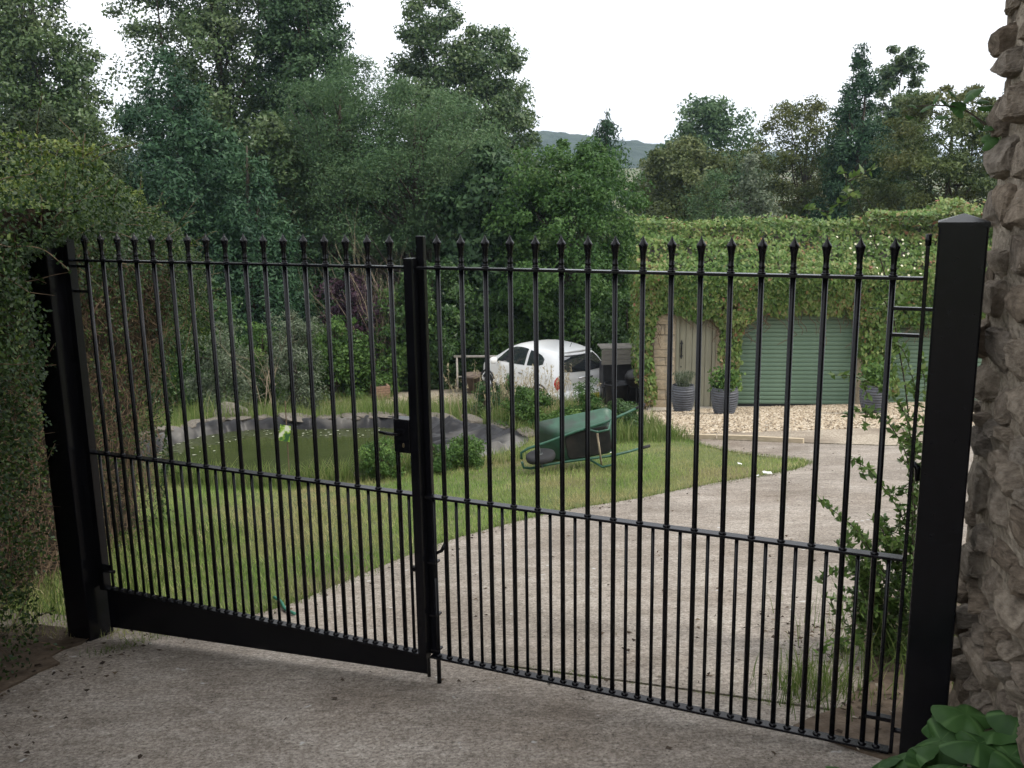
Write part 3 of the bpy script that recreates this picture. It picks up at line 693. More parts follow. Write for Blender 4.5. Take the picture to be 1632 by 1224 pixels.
# ------------------------------------------------------------------ trees and shrubs
def make_tree(name, label, base, H, R, prof, mat, n_cl, per, cl_r, leaf, seed, trunk_r=.2, c0=.15, aspect=.7, flat=.7, group=None, cat='tree', bark='bark', lobes=.25, limbs=40, jit=.8, shell=.45, trunk=True, up=.3, hang=0, lean=(0, 0)):
    rng = np.random.default_rng(seed); base = np.array(base, float); leaf *= .86; per = int(per * 1.3)
    t = thing(name, label, cat, base, 0, group)
    ts = []
    while len(ts) < n_cl:
        q = rng.uniform(c0, 1, n_cl); k = rng.random(n_cl) < np.clip(prof((q - c0) / (1 - c0)), .08, 1) ** 1.3; ts += list(q[k])
    ts = np.array(ts[:n_cl]); ang = rng.uniform(0, 2 * PI, n_cl); u = (ts - c0) / (1 - c0)
    ph = rng.uniform(0, 6, 4)
    lob = 1 + lobes * (np.sin(2 * ang + ph[0] + u * 4) * .5 + np.sin(3 * ang + ph[1] - u * 7) * .5 + np.sin(5 * ang + ph[2] + 11 * u) * .35)
    rad = R * np.clip(prof(u), .05, 1) * rng.random(n_cl) ** shell * lob
    C = np.c_[np.cos(ang) * rad + lean[0] * ts * H, np.sin(ang) * rad + lean[1] * ts * H, ts * H]
    sz = cl_r * rng.uniform(.55, 1.3, n_cl) * (.6 + .5 * prof(u))
    k = np.repeat(np.arange(n_cl), per); n = len(k)
    D = rng.normal(size=(n, 3)); D /= np.linalg.norm(D, axis=1, keepdims=True); D *= (rng.random(n) ** .5)[:, None]
    D[:, 2] *= flat
    P = C[k] + D * sz[k][:, None]
    if hang: P[:, 2] -= hang * np.abs(rng.normal(size=n)) * sz[k]
    N = D * 1.0 + rng.normal(size=(n, 3)) * jit; N[:, 2] += up
    cc = np.c_[0 * P[:, 0], 0 * P[:, 0], P[:, 2] * .8]; rdv = P - cc; N += rdv / (np.linalg.norm(rdv, axis=1, keepdims=True) + 1e-6) * .5
    L = leaf * rng.uniform(.6, 1.35, n)
    V, Fq = leaf_tris(P, N, L, L * max(aspect, .4) * 1.05, rng)
    tone = rng.normal(0, .18, n_cl)[k]
    link('crown', np_mesh('crown', V, Fq, np.clip(.42 + tone + rng.normal(0, .16, n), 0, 1)), mat, t)
    if trunk:
        mb = MB(); hh = H * .93
        pts = [(lean[0] * z_ + .012 * H * math.sin(z_ * .9 + seed) * (z_ / H), lean[1] * z_ + .012 * H * math.cos(z_ * .7 + seed) * (z_ / H), z_ - .4 * (i == 0)) for i, z_ in enumerate(np.linspace(0, hh, 9))]
        mb.tube(pts, [trunk_r * (1 - .95 * i / 8) + .01 for i in range(9)], 8)
        sel = rng.permutation(n_cl)[:limbs]
        for i in sel:
            c = C[i]; z0 = max(.08 * H, c[2] - rng.uniform(.12, .3) * H); z0 = min(z0, hh * .9)
            p0 = np.array([lean[0] * z0, lean[1] * z0, z0]); r0 = trunk_r * (1 - .9 * z0 / hh) * .5 + .008
            mid = p0 * .45 + c * .55 + np.array([0, 0, -.02 * H]) + rng.normal(0, .02 * H, 3)
            mb.tube([p0, mid, c], [r0, r0 * .55, .006], 5, cap=False)
        mb.build('trunk', M[bark], t, True)
    return t
P_round = lambda u: np.sqrt(np.clip(1 - (2 * u - .9) ** 2 / 1.25, .0, 1))
P_poplar = lambda u: np.clip(1.02 - np.clip(u, 0, 1) ** 2.6, 0, 1) ** .8 * (.55 + .45 * np.clip(u * 3, 0, 1))
P_cone = lambda u: np.clip(1.02 - u, 0, 1) ** .75
P_spire = lambda u: np.clip(1.03 - u, 0, 1) ** .45 * (.7 + .3 * np.clip(u * 3, 0, 1))
P_col = lambda u: np.clip(1.03 - u ** 2.2, 0, 1) * (.75 + .25 * np.clip(u * 4, 0, 1))
P_dome = lambda u: np.sqrt(np.clip(1.02 - u ** 4.5, 0, 1)) * (.8 + .2 * np.clip(u * 3, 0, 1))
def tree_px(name, label, cx, top, hw, Y, *a, drop=0, **k):
    tp = at(cx, top, Y); X = tp[0]; zb = float(g0(X, Y)) - drop; H = tp[2] - zb; R = hw / F_PX * Y * 1.2
    return make_tree(name, label, (X, Y, zb), H, R, *a, **k)
BG = 'trees behind the pond garden'
tree_px('poplar_tree', 'broad leaved poplar at the far edge behind the hedge top', 22, -190, 68, 36, P_poplar, M['lf_poplar'], 380, 130, .75, .165, 1, trunk_r=.3, c0=.2, group=BG, lobes=.35)
tree_px('poplar_tree', 'very tall poplar with airy pale crown over the dark conifer', 322, -260, 122, 42, P_poplar, M['lf_poplar'], 560, 130, .85, .17, 2, trunk_r=.4, c0=.2, group=BG, lobes=.4)
tree_px('poplar_tree', 'tall dense dark crowned poplar between conifer and feathery ash', 468, -190, 78, 40, P_poplar, M['lf_chest'], 420, 140, .8, .17, 3, trunk_r=.35, c0=.15, group=BG, lobes=.25)
tree_px('poplar_tree', 'tall upright poplar with pointed twin tops against the white sky', 688, -8, 100, 48, P_spire, M['lf_poplar'], 620, 120, .9, .19, 4, trunk_r=.35, c0=.12, group=BG, lobes=.2)
tree_px('poplar_tree', 'slimmer poplar leaning beside the pointed twin topped one', 768, 34, 108, 47, P_spire, M['lf_poplar'], 640, 120, .9, .19, 5, trunk_r=.3, c0=.12, group=BG, lobes=.22, lean=(.012, 0))
tree_px('poplar_tree', 'shorter poplar filling the gap between two very tall poplars', 125, 72, 48, 38, P_dome, M['lf_poplar'], 130, 90, .7, .17, 26, trunk_r=.2, c0=.3, group=BG, lobes=.3)
tree_px('cypress_tree', 'drooping olive green cypress rising just behind the hedge', 60, 165, 120, 22, P_dome, M['lf_cyp'], 300, 130, .55, .15, 6, trunk_r=.2, c0=.05, aspect=.35, group=BG, hang=.8, up=0)
tree_px('conifer_tree', 'big dark blue green conifer between hedge and grey leaved tree', 270, 78, 135, 27, P_col, M['lf_dark'], 420, 150, .6, .17, 7, trunk_r=.3, c0=.03, aspect=.4, group=BG, hang=.4, up=.1)
tree_px('conifer_tree', 'lower dark conifer shouldering the pond shrubs', 385, 200, 75, 25.5, P_col, M['lf_dark'], 200, 130, .5, .15, 8, trunk_r=.2, c0=.03, aspect=.4, group=BG, hang=.4, up=.1)
tree_px('grey_leaved_tree', 'grey green bushy tree between conifer and feathery ash', 432, 165, 55, 31, P_round, M['lf_poplar'], 150, 110, .6, .16, 9, trunk_r=.15, group=BG)
tree_px('ash_tree', 'feathery light green ash with open dark limbs', 540, 88, 85, 31, P_dome, M['lf_feather'], 240, 160, .75, .11, 10, trunk_r=.18, c0=.42, aspect=.4, flat=.55, group=BG, lobes=.35, limbs=70)
tree_px('ash_tree', 'wide spreading soft ash below the twin topped poplar', 660, 130, 120, 30, P_dome, M['lf_feather'], 320, 160, .75, .11, 11, trunk_r=.2, c0=.48, aspect=.4, flat=.55, group=BG, lobes=.35, limbs=90)
tree_px('chestnut_tree', 'deep green chestnut in shade under the ash', 775, 235, 72, 28, P_dome, M['lf_chest'], 190, 120, .55, .2, 12, trunk_r=.18, c0=.05, group=BG)
tree_px('cherry_tree', 'fresh mid green cherry with ragged top standing behind the car', 912, 224, 100, 26.5, P_dome, M['lf_cherry'], 360, 150, .5, .11, 13, trunk_r=.16, c0=.03, group=BG, lobes=.3)
tree_px('birch_tree', 'thin upright leafy shoots beside the cedar', 868, 225, 40, 27.5, P_col, M['lf_cherry'], 90, 90, .35, .13, 14, trunk_r=.1, c0=.2, group=BG)
tree_px('round_tree', 'low olive toned round tree right of the cedar', 1095, 226, 92, 46, P_dome, M['lf_olive'], 380, 130, .8, .2, 15, trunk_r=.2, c0=.1, group=BG)
tree_px('round_tree', 'clumpy grey green tree standing out on the far skyline', 1130, 166, 80, 66, P_round, M['lf_feather'], 300, 130, 1.2, .3, 16, trunk_r=.3, c0=.25, group=BG, lobes=.35)
tree_px('round_tree', 'small dome of dull green beside the clumpy skyline tree', 1078, 205, 42, 62, P_dome, M['lf_olive'], 90, 120, 1.0, .28, 17, trunk_r=.2, group=BG)
tree_px('white_poplar', 'pale silvery young poplar above the creeper roof', 1200, 248, 42, 34, P_dome, M['lf_silver'], 110, 100, .5, .15, 18, trunk_r=.1, group=BG)
tree_px('willow_tree', 'soft pale green willow next to the silvery young poplar', 1140, 262, 45, 33, P_dome, M['lf_feather'], 120, 130, .5, .12, 19, trunk_r=.1, aspect=.3, group=BG, hang=.6)
tree_px('yew_tree', 'broad dark yew left of the tall narrow conifer', 1292, 152, 104, 44, P_dome, M['lf_yew'], 460, 120, .8, .2, 20, trunk_r=.25, c0=.05, aspect=.4, group=BG)
tree_px('thuja_tree', 'tall narrow dark conifer spire overtopping the garage', 1380, 66, 100, 40, P_cone, M['lf_dark'], 520, 130, .62, .2, 21, trunk_r=.25, c0=.03, aspect=.4, group=BG, hang=.7, up=0)
tree_px('poplar_tree', 'thin topped poplar peeping from behind the conifer spire', 1440, 76, 62, 52, P_spire, M['lf_poplar'], 300, 100, .7, .22, 22, trunk_r=.2, c0=.3, group=BG)
tree_px('golden_yew', 'wide layered yellowish yew beside the stone wall top', 1525, 134, 138, 33, P_dome, M['lf_yew'], 560, 130, .6, .16, 23, trunk_r=.25, c0=.03, aspect=.4, flat=.4, group=BG, hang=.2)
tree_px('yew_tree', 'yew hidden mostly behind the stone wall', 1680, 110, 110, 36, P_dome, M['lf_yew'], 200, 110, .7, .2, 24, trunk_r=.25, c0=.03, aspect=.4, group=BG)
tree_px('round_tree', 'dim green tree closing the far side beyond the poplar row', -220, -40, 120, 40, P_dome, M['lf_chest'], 220, 100, 1.0, .25, 25, trunk_r=.3, group=BG)

# spiky cedar with drooping tiers
def make_cedar(label, base, H, R, seed):
    rng = np.random.default_rng(seed); base = np.array(base); t = thing('cedar_tree', label, 'tree', base, 0, BG)
    mb = MB().tube([(0, 0, -.4), (0, 0, H * .5), (0, 0, H)], [.2, .11, .01], 7); LP, LN = [], []
    for k in range(170):
        u = rng.random() ** .9; z = H * (.25 + .74 * u); L = R * (1 - u) ** .7 * rng.uniform(.55, 1.1) + .12; a = rng.uniform(0, 2 * PI)
        d = np.array([math.cos(a), math.sin(a), 0]); pts = [np.array([0, 0, z]) + d * L * s + np.array([0, 0, .12 * L * s - .35 * L * s * s]) for s in (0, .35, .7, 1)]
        mb.tube(pts, [.03 * (1 - u) + .006, .02 * (1 - u) + .005, .01, .004], 4, cap=False)
        m = int(150 * L / R) + 25; s = rng.random(m) ** .8
        p = np.array([0, 0, z]) + d[None] * (L * s)[:, None]; p[:, 2] += .12 * L * s - .35 * L * s * s - np.abs(rng.normal(0, .16, m)) * (.4 + s) ; p += rng.normal(0, .07, (m, 3))
        LP.append(p); LN.append(rng.normal(size=(m, 3)) + np.array([0, 0, .2]))
    P, N = np.vstack(LP), np.vstack(LN); L = rng.uniform(.1, .22, len(P))
    V, Fq = leaf_quads(P, N, L, L * .35, rng, up=np.array([[0, 0, -1.]])); link('crown', np_mesh('crown', V, Fq, np.clip(rng.normal(.5, .2, len(P)), 0, 1)), M['lf_dark'], t)
    mb.build('trunk', M['bark'], t, True); return t
cb = at(966, 172, 42); zb = float(g0(cb[0], 42)); make_cedar('spiky topped cedar with drooping tiers in front of the wooded hill', (cb[0], 42, zb), cb[2] - zb, 3.2, 31)

# understorey between the pond and the trees
def shrub_px(name, label, cx, top, hw, Y, mat, n_cl, per, cl_r, leaf, seed, **k):
    k.setdefault('c0', .02); k.setdefault('trunk_r', .04); k.setdefault('limbs', 14)
    return tree_px(name, label, cx, top, hw, Y, P_dome, M[mat], n_cl, per, cl_r, leaf, seed, cat='shrub', group='shrubs behind the pond', **k)
shrub_px('laurel_bush', 'glossy dark laurel rising left of the car', 690, 412, 70, 26.0, 'lf_laurel', 150, 90, .38, .13, 40, aspect=.45)
shrub_px('leafy_shrub', 'leafy green shrub against the laurel above the wicker box', 640, 455, 48, 25.6, 'lf_shrub', 100, 90, .32, .1, 41)
shrub_px('leafy_shrub', 'dark shrub at the foot of the chestnut', 745, 440, 50, 26.6, 'lf_laurel', 90, 90, .34, .12, 42)
shrub_px('leafy_shrub', 'bright leaved shrub touching the car bonnet', 790, 480, 42, 26.2, 'lf_shrub', 80, 80, .3, .1, 43)
shrub_px('purple_bush', 'dusky purple leaved bush among green shrubs', 565, 435, 46, 25.5, 'lf_purple', 90, 90, .33, .1, 44)
shrub_px('purple_bush', 'small purple bush close behind the hedge end', 345, 500, 26, 24.0, 'lf_purple', 40, 70, .25, .08, 45)
shrub_px('leafy_shrub', 'low green shrub under the purple bush', 530, 505, 46, 24.0, 'lf_shrub', 90, 80, .28, .09, 46)
shrub_px('leafy_shrub', 'dark evergreen shrub between hedge and pale shrub', 300, 430, 60, 22.5, 'lf_laurel', 120, 90, .33, .1, 47)
shrub_px('pale_shrub', 'pale green willowy shrub behind the rock', 350, 515, 42, 18.5, 'lf_silver', 90, 90, .24, .07, 48, aspect=.25, hang=.4)
shrub_px('pale_shrub', 'tall pale feathery shrub beyond the pond', 465, 495, 40, 19.0, 'lf_silver', 90, 90, .25, .07, 49, aspect=.25)
shrub_px('leafy_shrub', 'fresh green shrub close to the pale feathery one', 415, 520, 36, 20.0, 'lf_shrub', 80, 80, .24, .07, 50)
shrub_px('leafy_shrub', 'low dark shrub by the brick box', 595, 540, 32, 24.2, 'lf_shrub', 50, 70, .22, .08, 51)
shrub_px('leafy_shrub', 'dark green shrub behind the storage bins', 1000, 470, 55, 24.0, 'lf_laurel', 110, 90, .33, .1, 52)
shrub_px('leafy_shrub', 'olive shrub between car roof and cherry foot', 930, 470, 62, 26.0, 'lf_cherry', 110, 90, .35, .1, 53)
shrub_px('leafy_shrub', 'shaded shrub behind the railing', 850, 480, 50, 26.8, 'lf_laurel', 90, 80, .33, .1, 54)
shrub_px('leafy_shrub', 'shaded shrub filling the gap right of the hedge end', 240, 470, 60, 24.0, 'lf_laurel', 110, 80, .35, .11, 55)
shrub_px('leafy_shrub', 'tall shrub backing the purple bush', 500, 400, 60, 28, 'lf_chest', 120, 90, .4, .13, 56)
shrub_px('leafy_shrub', 'dark shrub filling the shade under the ash limbs', 600, 400, 60, 30, 'lf_chest', 110, 90, .4, .13, 57)
shrub_px('leafy_shrub', 'shrub at the foot of the dark conifer', 420, 400, 60, 26.5, 'lf_chest', 110, 90, .4, .13, 58)

# pale dead tree
def dead_tree(name, label, base, H, spread, seed, n=16, r=.035, mat='palewood'):
    rng = np.random.default_rng(seed); t = thing(name, label, 'dead tree', base); segs = []
    def grow(p, d, L, rad, lev):
        k = 4
        for i in range(k):
            q = p + d * L / k; segs.append([*p, *q, rad * (1 - .2 * i / k), rad * (1 - .2 * (i + 1) / k)]); p = q; d = d + rng.normal(0, .1, 3) + np.array([0, 0, .04]); d /= np.linalg.norm(d)
            if lev < 3 and rng.random() < .8:
                e = d + rng.normal(0, spread, 3); e /= np.linalg.norm(e); grow(p, e, L * rng.uniform(.4, .65), rad * .5, lev + 1)
    for i in range(n):
        d = np.array([rng.normal(0, .25), rng.normal(0, .25), 1.]); d /= np.linalg.norm(d); grow(np.array([rng.normal(0, .1), rng.normal(0, .1), -.1]), d, H * rng.uniform(.5, .9), r * rng.uniform(.4, 1), 0)
    V, Fq = tubes_np(np.array(segs)); link('branches', np_mesh('branches', V, Fq), M[mat], t); return t
b_ = at(600, 560, 25.2); dead_tree('dead_tree', 'bare pale brown dead tree of upright twigs among dark foliage', (b_[0], 25.2, float(g0(b_[0], 25.2))), 3.4, .22, 71, n=15, r=.015)
b_ = at(420, 600, 18.0); dead_tree('dead_shrub', 'bare bleached branching shrub behind the pond', (b_[0], 18.0, float(g0(b_[0], 18.0))), 1.5, .5, 72, n=6, r=.011)

# ------------------------------------------------------------------ garage under creeper
GA, GYW = at(1040, 640, 18.0), math.radians(-5.5)
ga_z = at(1040, 651, 18.0)[2]
garage = thing('garage', 'low limestone garage buried under creeper with green roller doors', 'garage', (GA[0], GA[1], ga_z), GYW)
M['ashlar'] = mat_noise('cotswold_stone', (.38, .30, .20), (.56, .46, .33), 7, rough=.95, bump=.6, bscale=30, c3=(.33, .28, .21), scale3=1.6)
M['ashmortar'] = mat_noise('pale_mortar', (.3, .25, .18), (.42, .36, .27), 20, rough=.98, bump=.5)
M['roller'] = mat_noise('green_roller_paint', (.13, .205, .14), (.165, .245, .17), 2.0, rough=.5, spec=.4, lo=.3, hi=.7)
M['sage'] = mat_noise('sage_door_paint', (.23, .22, .16), (.3, .285, .21), 3, rough=.7, stretch=(6, 6, .6))
M['darkgap'] = mat_plain('dark_rubber', (.012, .012, .012), .8)
M['iron'] = mat_plain('black_iron', (.015, .015, .016), .5)
M['slate'] = mat_noise('roof_tiles', (.05, .045, .04), (.1, .085, .07), 6, rough=.95, bump=.4)
kx = 17.9 / F_PX / 1.0
def gx(px): return (px - 1040) * 17.75 / 1530.0 * 1.005       # pixel across the front -> metres along the garage
D0, D1, R0, R1, S0, S1 = gx(1077), gx(1143), gx(1178), gx(1372), gx(1425), gx(1620)
WTOP = 2.45
wl = MB()
for a, b in ((0.03, D0), (D1, R0), (R1, S0), (S1, S1 + .5)): wl.box(a, b, .04, .35, -.3, WTOP)
for a, b, z in ((D0, D1, 2.02), (R0, R1, 2.12), (S0, S1, 2.12)): wl.box(a - .001, b + .001, .041, .349, z, WTOP - .001)
wl.box(.03, .36, .352, 5.0, -.3, WTOP).box(S1 + .15, S1 + .5, .352, 5.0, -.3, WTOP).box(.361, S1 + .149, 4.7, 5.0, -.3, WTOP)
wl.build('wall', M['ashmortar'], garage)
block = [MB().box(-.5, .5, -.5, .5, -.5, .5).mesh('ashlar_block')]
rnd = random.Random(8)
for b_i in range(5):
    mb = MB(); j = lambda: rnd.uniform(-.045, .045)
    pts = [(x + j(), y, z + j()) for x, y, z in ((-.5, .5, -.5), (.5, .5, -.5), (.5, .5, .5), (-.5, .5, .5))] + [(x * .98 + j(), -.5 + j() * 2, z * .98 + j()) for x, y, z in ((-.5, 0, -.5), (.5, 0, -.5), (.5, 0, .5), (-.5, 0, .5))] + [(0 + j(), -.62, 0 + j())]
    mb.add(pts, [(0, 4, 5, 1), (1, 5, 6, 2), (2, 6, 7, 3), (3, 7, 4, 0), (4, 8, 5), (5, 8, 6), (6, 8, 7), (7, 8, 4)]); me = mb.mesh('ashlar_block'); me.materials.append(M['ashlar']); block.append(me)
for a, b in ((0.0, D0 - .02), (D1 + .02, R0 - .02), (R1 + .02, S0 - .02)):
    z = .02
    while z < 2.2:
        h = rnd.choice((.16, .2, .24, .28)); x = a
        while x < b - .06:
            wd = min(rnd.uniform(.2, .46), b - x)
            if b - x - wd < .1: wd = b - x
            o = link('ashlar_block', rnd.choice(block[1:]), None, garage); o.location = (x + wd / 2, .035, z + h / 2); o.scale = (wd - .012, .07, h - .012); x += wd
        z += h
for y in np.arange(.5, 4.6, .42):                                        # gable side blocks
    for z in np.arange(.02, 2.1, .24):
        o = link('ashlar_block', rnd.choice(block[1:]), None, garage); o.location = (.03, y + (.1 if int(z / .24) % 2 else 0), z + .12); o.scale = (.4, .07, .228); o.rotation_euler = (0, 0, -PI / 2)
rf = MB(); ev, rg = WTOP, WTOP + .95
rf.add([(-.15, -.22, ev - .05), (S1 + .7, -.22, ev - .05), (S1 + .7, 2.6, rg), (-.15, 2.6, rg), (-.15, 5.3, ev - .05), (S1 + .7, 5.3, ev - .05)] + [(-.15, -.2, ev - .13), (S1 + .7, -.2, ev - .13), (S1 + .7, 2.6, rg - .09), (-.15, 2.6, rg - .09), (-.15, 5.28, ev - .13), (S1 + .7, 5.28, ev - .13)],
       [(0, 1, 2, 3), (3, 2, 5, 4), (9, 8, 7, 6), (10, 11, 8, 9), (0, 6, 7, 1), (4, 5, 11, 10), (0, 3, 9, 6), (3, 4, 10, 9), (1, 7, 8, 2), (2, 8, 11, 5)]).build('roof', M['slate'], garage)
MB().add([(0.2, .4, WTOP), (.2, 4.9, WTOP), (.2, 2.6, rg - .12)], [(0, 1, 2)]).build('gable', M['ashmortar'], garage)
# personnel door of vertical boards
dr = box('door', M['sage'], garage, D0 + .002, D1 - .002, .12, .15, .0, 2.02)
fr = (D1 - D0)
for a, b in ((D0, D0 + .07), (D1 - .07, D1)): box('door_frame', M['sage'], garage, a + .003, b - .003, .05, .118, .0, 2.015, bevel=.004)
npl = 5; pw = (fr - .15) / npl
pl_me = MB().box(0, pw - .008, 0, .03, .03, 1.98).mesh('plank'); pl_me.materials.append(M['sage'])
for i in range(npl):
    o = link('plank', pl_me, None, dr); o.location = (D0 + .075 + i * pw, .088, 0)
hd = MB().box(D0 + .1, D0 + .125, .065, .086, 1.02, 1.30).tube([(D0 + .112, .066, 1.06), (D0 + .112, .03, 1.1), (D0 + .112, .03, 1.22), (D0 + .112, .066, 1.26)], .01, 6)
hd.add([(D0 + .08, .06, 1.27), (D0 + .145, .06, 1.27), (D0 + .112, .06, 1.36)], [(0, 1, 2)]).add([(D0 + .08, .06, 1.05), (D0 + .112, .06, .97), (D0 + .145, .06, 1.05)], [(0, 1, 2)]).build('handle', M['iron'], dr)
MB().lathe([(.014, 0), (.014, .01)], 8).build('lock', M['iron'], dr).matrix_local = Matrix.Translation((D0 + .112, .087, .82)) @ Matrix.Rotation(PI / 2, 4, 'X')
# roller doors of curved slats
for a, b in ((R0, R1), (S0, S1)):
    rd = box('roller_door', M['darkgap'], garage, a + .004, b - .004, .2, .22, .015, 2.11)
    sh = .083; prof = [(.0, 0), (-.012, .012), (-.016, .04), (-.012, .068), (.0, .08)]
    mb = MB(); vs = [(x, y, z) for x in (0, b - a - .1) for y, z in prof]
    mb.add(vs, [(i, i + 5, i + 6, i + 1) for i in range(4)]); sm = mb.mesh('slat'); sm.materials.append(M['roller'])
    for i in range(25):
        o = link('slat', sm, None, rd); o.location = (a + .05, .198, .06 + i * sh)
    for xx in (a + .006, b - .054): box('guide_rail', M['roller'], rd, xx, xx + .048, .14, .199, .016, 2.1)
    box('bottom_bar', M['darkgap'], rd, a + .056, b - .056, .17, .199, .018, .058)
sill = setp(box('door_step', mat_noise('step_concrete', (.3, .27, .22), (.42, .38, .32), 6, rough=.95, bump=.3), None, -.1, S1 + .3, -.25, .12, -.2, .03), kind='structure')
sill.location = garage.location; sill.rotation_euler = (0, 0, GYW)

# the creeper: a thing of its own over roof and front
def loc2w(P):                                               # garage local -> world
    c, s_ = math.cos(GYW), math.sin(GYW); return np.c_[GA[0] + P[:, 0] * c - P[:, 1] * s_, GA[1] + P[:, 0] * s_ + P[:, 1] * c, ga_z + P[:, 2]]
cre = thing('creeper', 'green and reddish creeper smothering the garage roof and eaves', 'climbing plant', garage.location[:], GYW)
rng = np.random.default_rng(77)
GWD = S1 + .9
def cre_noise(x, z): return fbm(np.c_[x * 1.3, z * 1.3, 0 * x], 91, 3) - .5
pts, nrm = [], []
n = 17000                                                    # roof slope
x = rng.uniform(-.3, GWD, n); f = rng.random(n)
y = -.3 + f * 2.95; zt = ev - .05 + f * (rg - ev + .05)
off = .16 + .34 * cre_noise(x, y * 1.2) + .15 * (fbm(np.c_[x * 4, y * 4, 0 * x], 93, 2) - .5) - rng.exponential(.05, n)
pts.append(np.c_[x, y - off * .35, zt + off]); nrm.append(np.tile([0, -.6, .8], (n, 1)))
n = 14000                                                     # curtain hanging over the eaves
x = rng.uniform(-.25, GWD, n); low_ = np.interp(x, [-.3, 0, gx(1060), D0, (D0 + D1) / 2, D1 - .1, gx(1150), R0 + .1, R0 + .5, R1 - .3, R1, S0, GWD], [.9, 1.75, 1.9, 1.82, 1.76, 1.78, 1.6, 1.62, 1.8, 1.8, 1.6, 1.6, 1.72])
low_ = low_ + (vnoise(np.c_[x * 5, 0 * x, 0 * x], 94) - .5) * .16
z = low_ + (ev + .25 - low_) * rng.random(n) ** .85
off = .12 + .26 * cre_noise(x, z * 1.3 + 5) + .22 * np.clip((z - 1.6) / .9, 0, 1) - rng.exponential(.05, n)
pts.append(np.c_[x, -np.clip(off, -.02, .7) - .02, z]); nrm.append(np.tile([0, -1., .25], (n, 1)))
def strand(x0, x1, z0, z1, n, dep=.12):
    z = rng.uniform(z0, z1, n); x = rng.uniform(x0, x1, n) + .05 * np.sin(z * 4)
    pts.append(np.c_[x, -.02 - dep * rng.random(n), z]); nrm.append(np.tile([0, -1., .2], (n, 1)))
strand(gx(1150), R0 + .1, .9, 1.9, 700); strand(gx(1157), R0 + .03, .35, 1.2, 260); strand(-.25, .02, .1, 1.9, 700, .2)
strand(R1 + .05, S0 + .05, .3, 1.9, 1500, .22); strand(R1 - .05, R1 + .1, 1.0, 1.9, 200)
n = 2600; y = rng.uniform(-.2, 5, n); z = rng.uniform(.4, ev + .2, n)                # gable side
pts.append(np.c_[-.1 - .25 * rng.random(n), y, z]); nrm.append(np.tile([-1., 0, .3], (n, 1)))
n = 2000; x = rng.uniform(-.3, GWD, n); pts.append(np.c_[x, 2.25 + rng.normal(0, .4, n), rg + .06 + .3 * cre_noise(x, 0 * x + 2) + np.abs(rng.normal(0, .06, n))]); nrm.append(np.tile([0, -.2, 1.], (n, 1)))
n = 2500; x = rng.uniform(gx(1430), GWD, n); pts.append(np.c_[x, 1.9 + rng.normal(0, .4, n), rg + .25 + .5 * vnoise(np.c_[x * 2, 0 * x, 0 * x], 97) * np.clip((x - gx(1430)) / 2, .2, 1) * rng.random(n)]); nrm.append(np.tile([0, -.5, 1.], (n, 1)))
C = np.vstack(pts); N = np.vstack(nrm).astype(float) + rng.normal(size=C.shape) * .55; n = len(C)
L = rng.uniform(.06, .13, n); V, Fq = leaf_quads(C, N, L, L * .62, rng, up=np.array([[0, -.3, -1.]]))
tone = fbm(C * 1.1, 95, 3); rr = np.clip(.02 + tone * .72 + rng.normal(0, .17, n), 0, 1)
link('leaves', np_mesh('leaves', V, Fq, rr), M['lf_creeper'], cre)
st = []
for k in range(120):
    x = rng.uniform(-.2, GWD); z = rng.uniform(1.7, 2.4); p = np.array([x, -.1, z])
    for j in range(5):
        q = p + np.array([rng.normal(0, .08), rng.normal(0, .03), -.1]); st.append([*p, *q, .006, .005]); p = q
for k in range(30):
    x = rng.choice((-.1, R0 - .06, R1 + .25)) + rng.normal(0, .05); p = np.array([x, -.03, 0.])
    for j in range(10):
        q = p + np.array([rng.normal(0, .03), rng.normal(0, .01), .2]); st.append([*p, *q, .012, .01]); p = q
V, Fq = tubes_np(np.array(st)); link('stems', np_mesh('stems', V, Fq), M['twig'], cre)
# cream flower heads on the right of the creeper
M['cream'] = mat_plain('cream_petals', (.62, .6, .42), .8)
n = 45; x = rng.uniform(gx(1340), gx(1475), n); z = rng.uniform(ev + .05, ev + .75, n); y = -.55 + (z - ev) * 2.2 - .1
V, Fq = leaf_quads(np.c_[x, y, z + .12], rng.normal(size=(n, 3)) + [0, -1, .6], .06, .05, rng); setp(link('flowers', np_mesh('flowers', V, Fq), M['cream'], cre), kind='stuff')

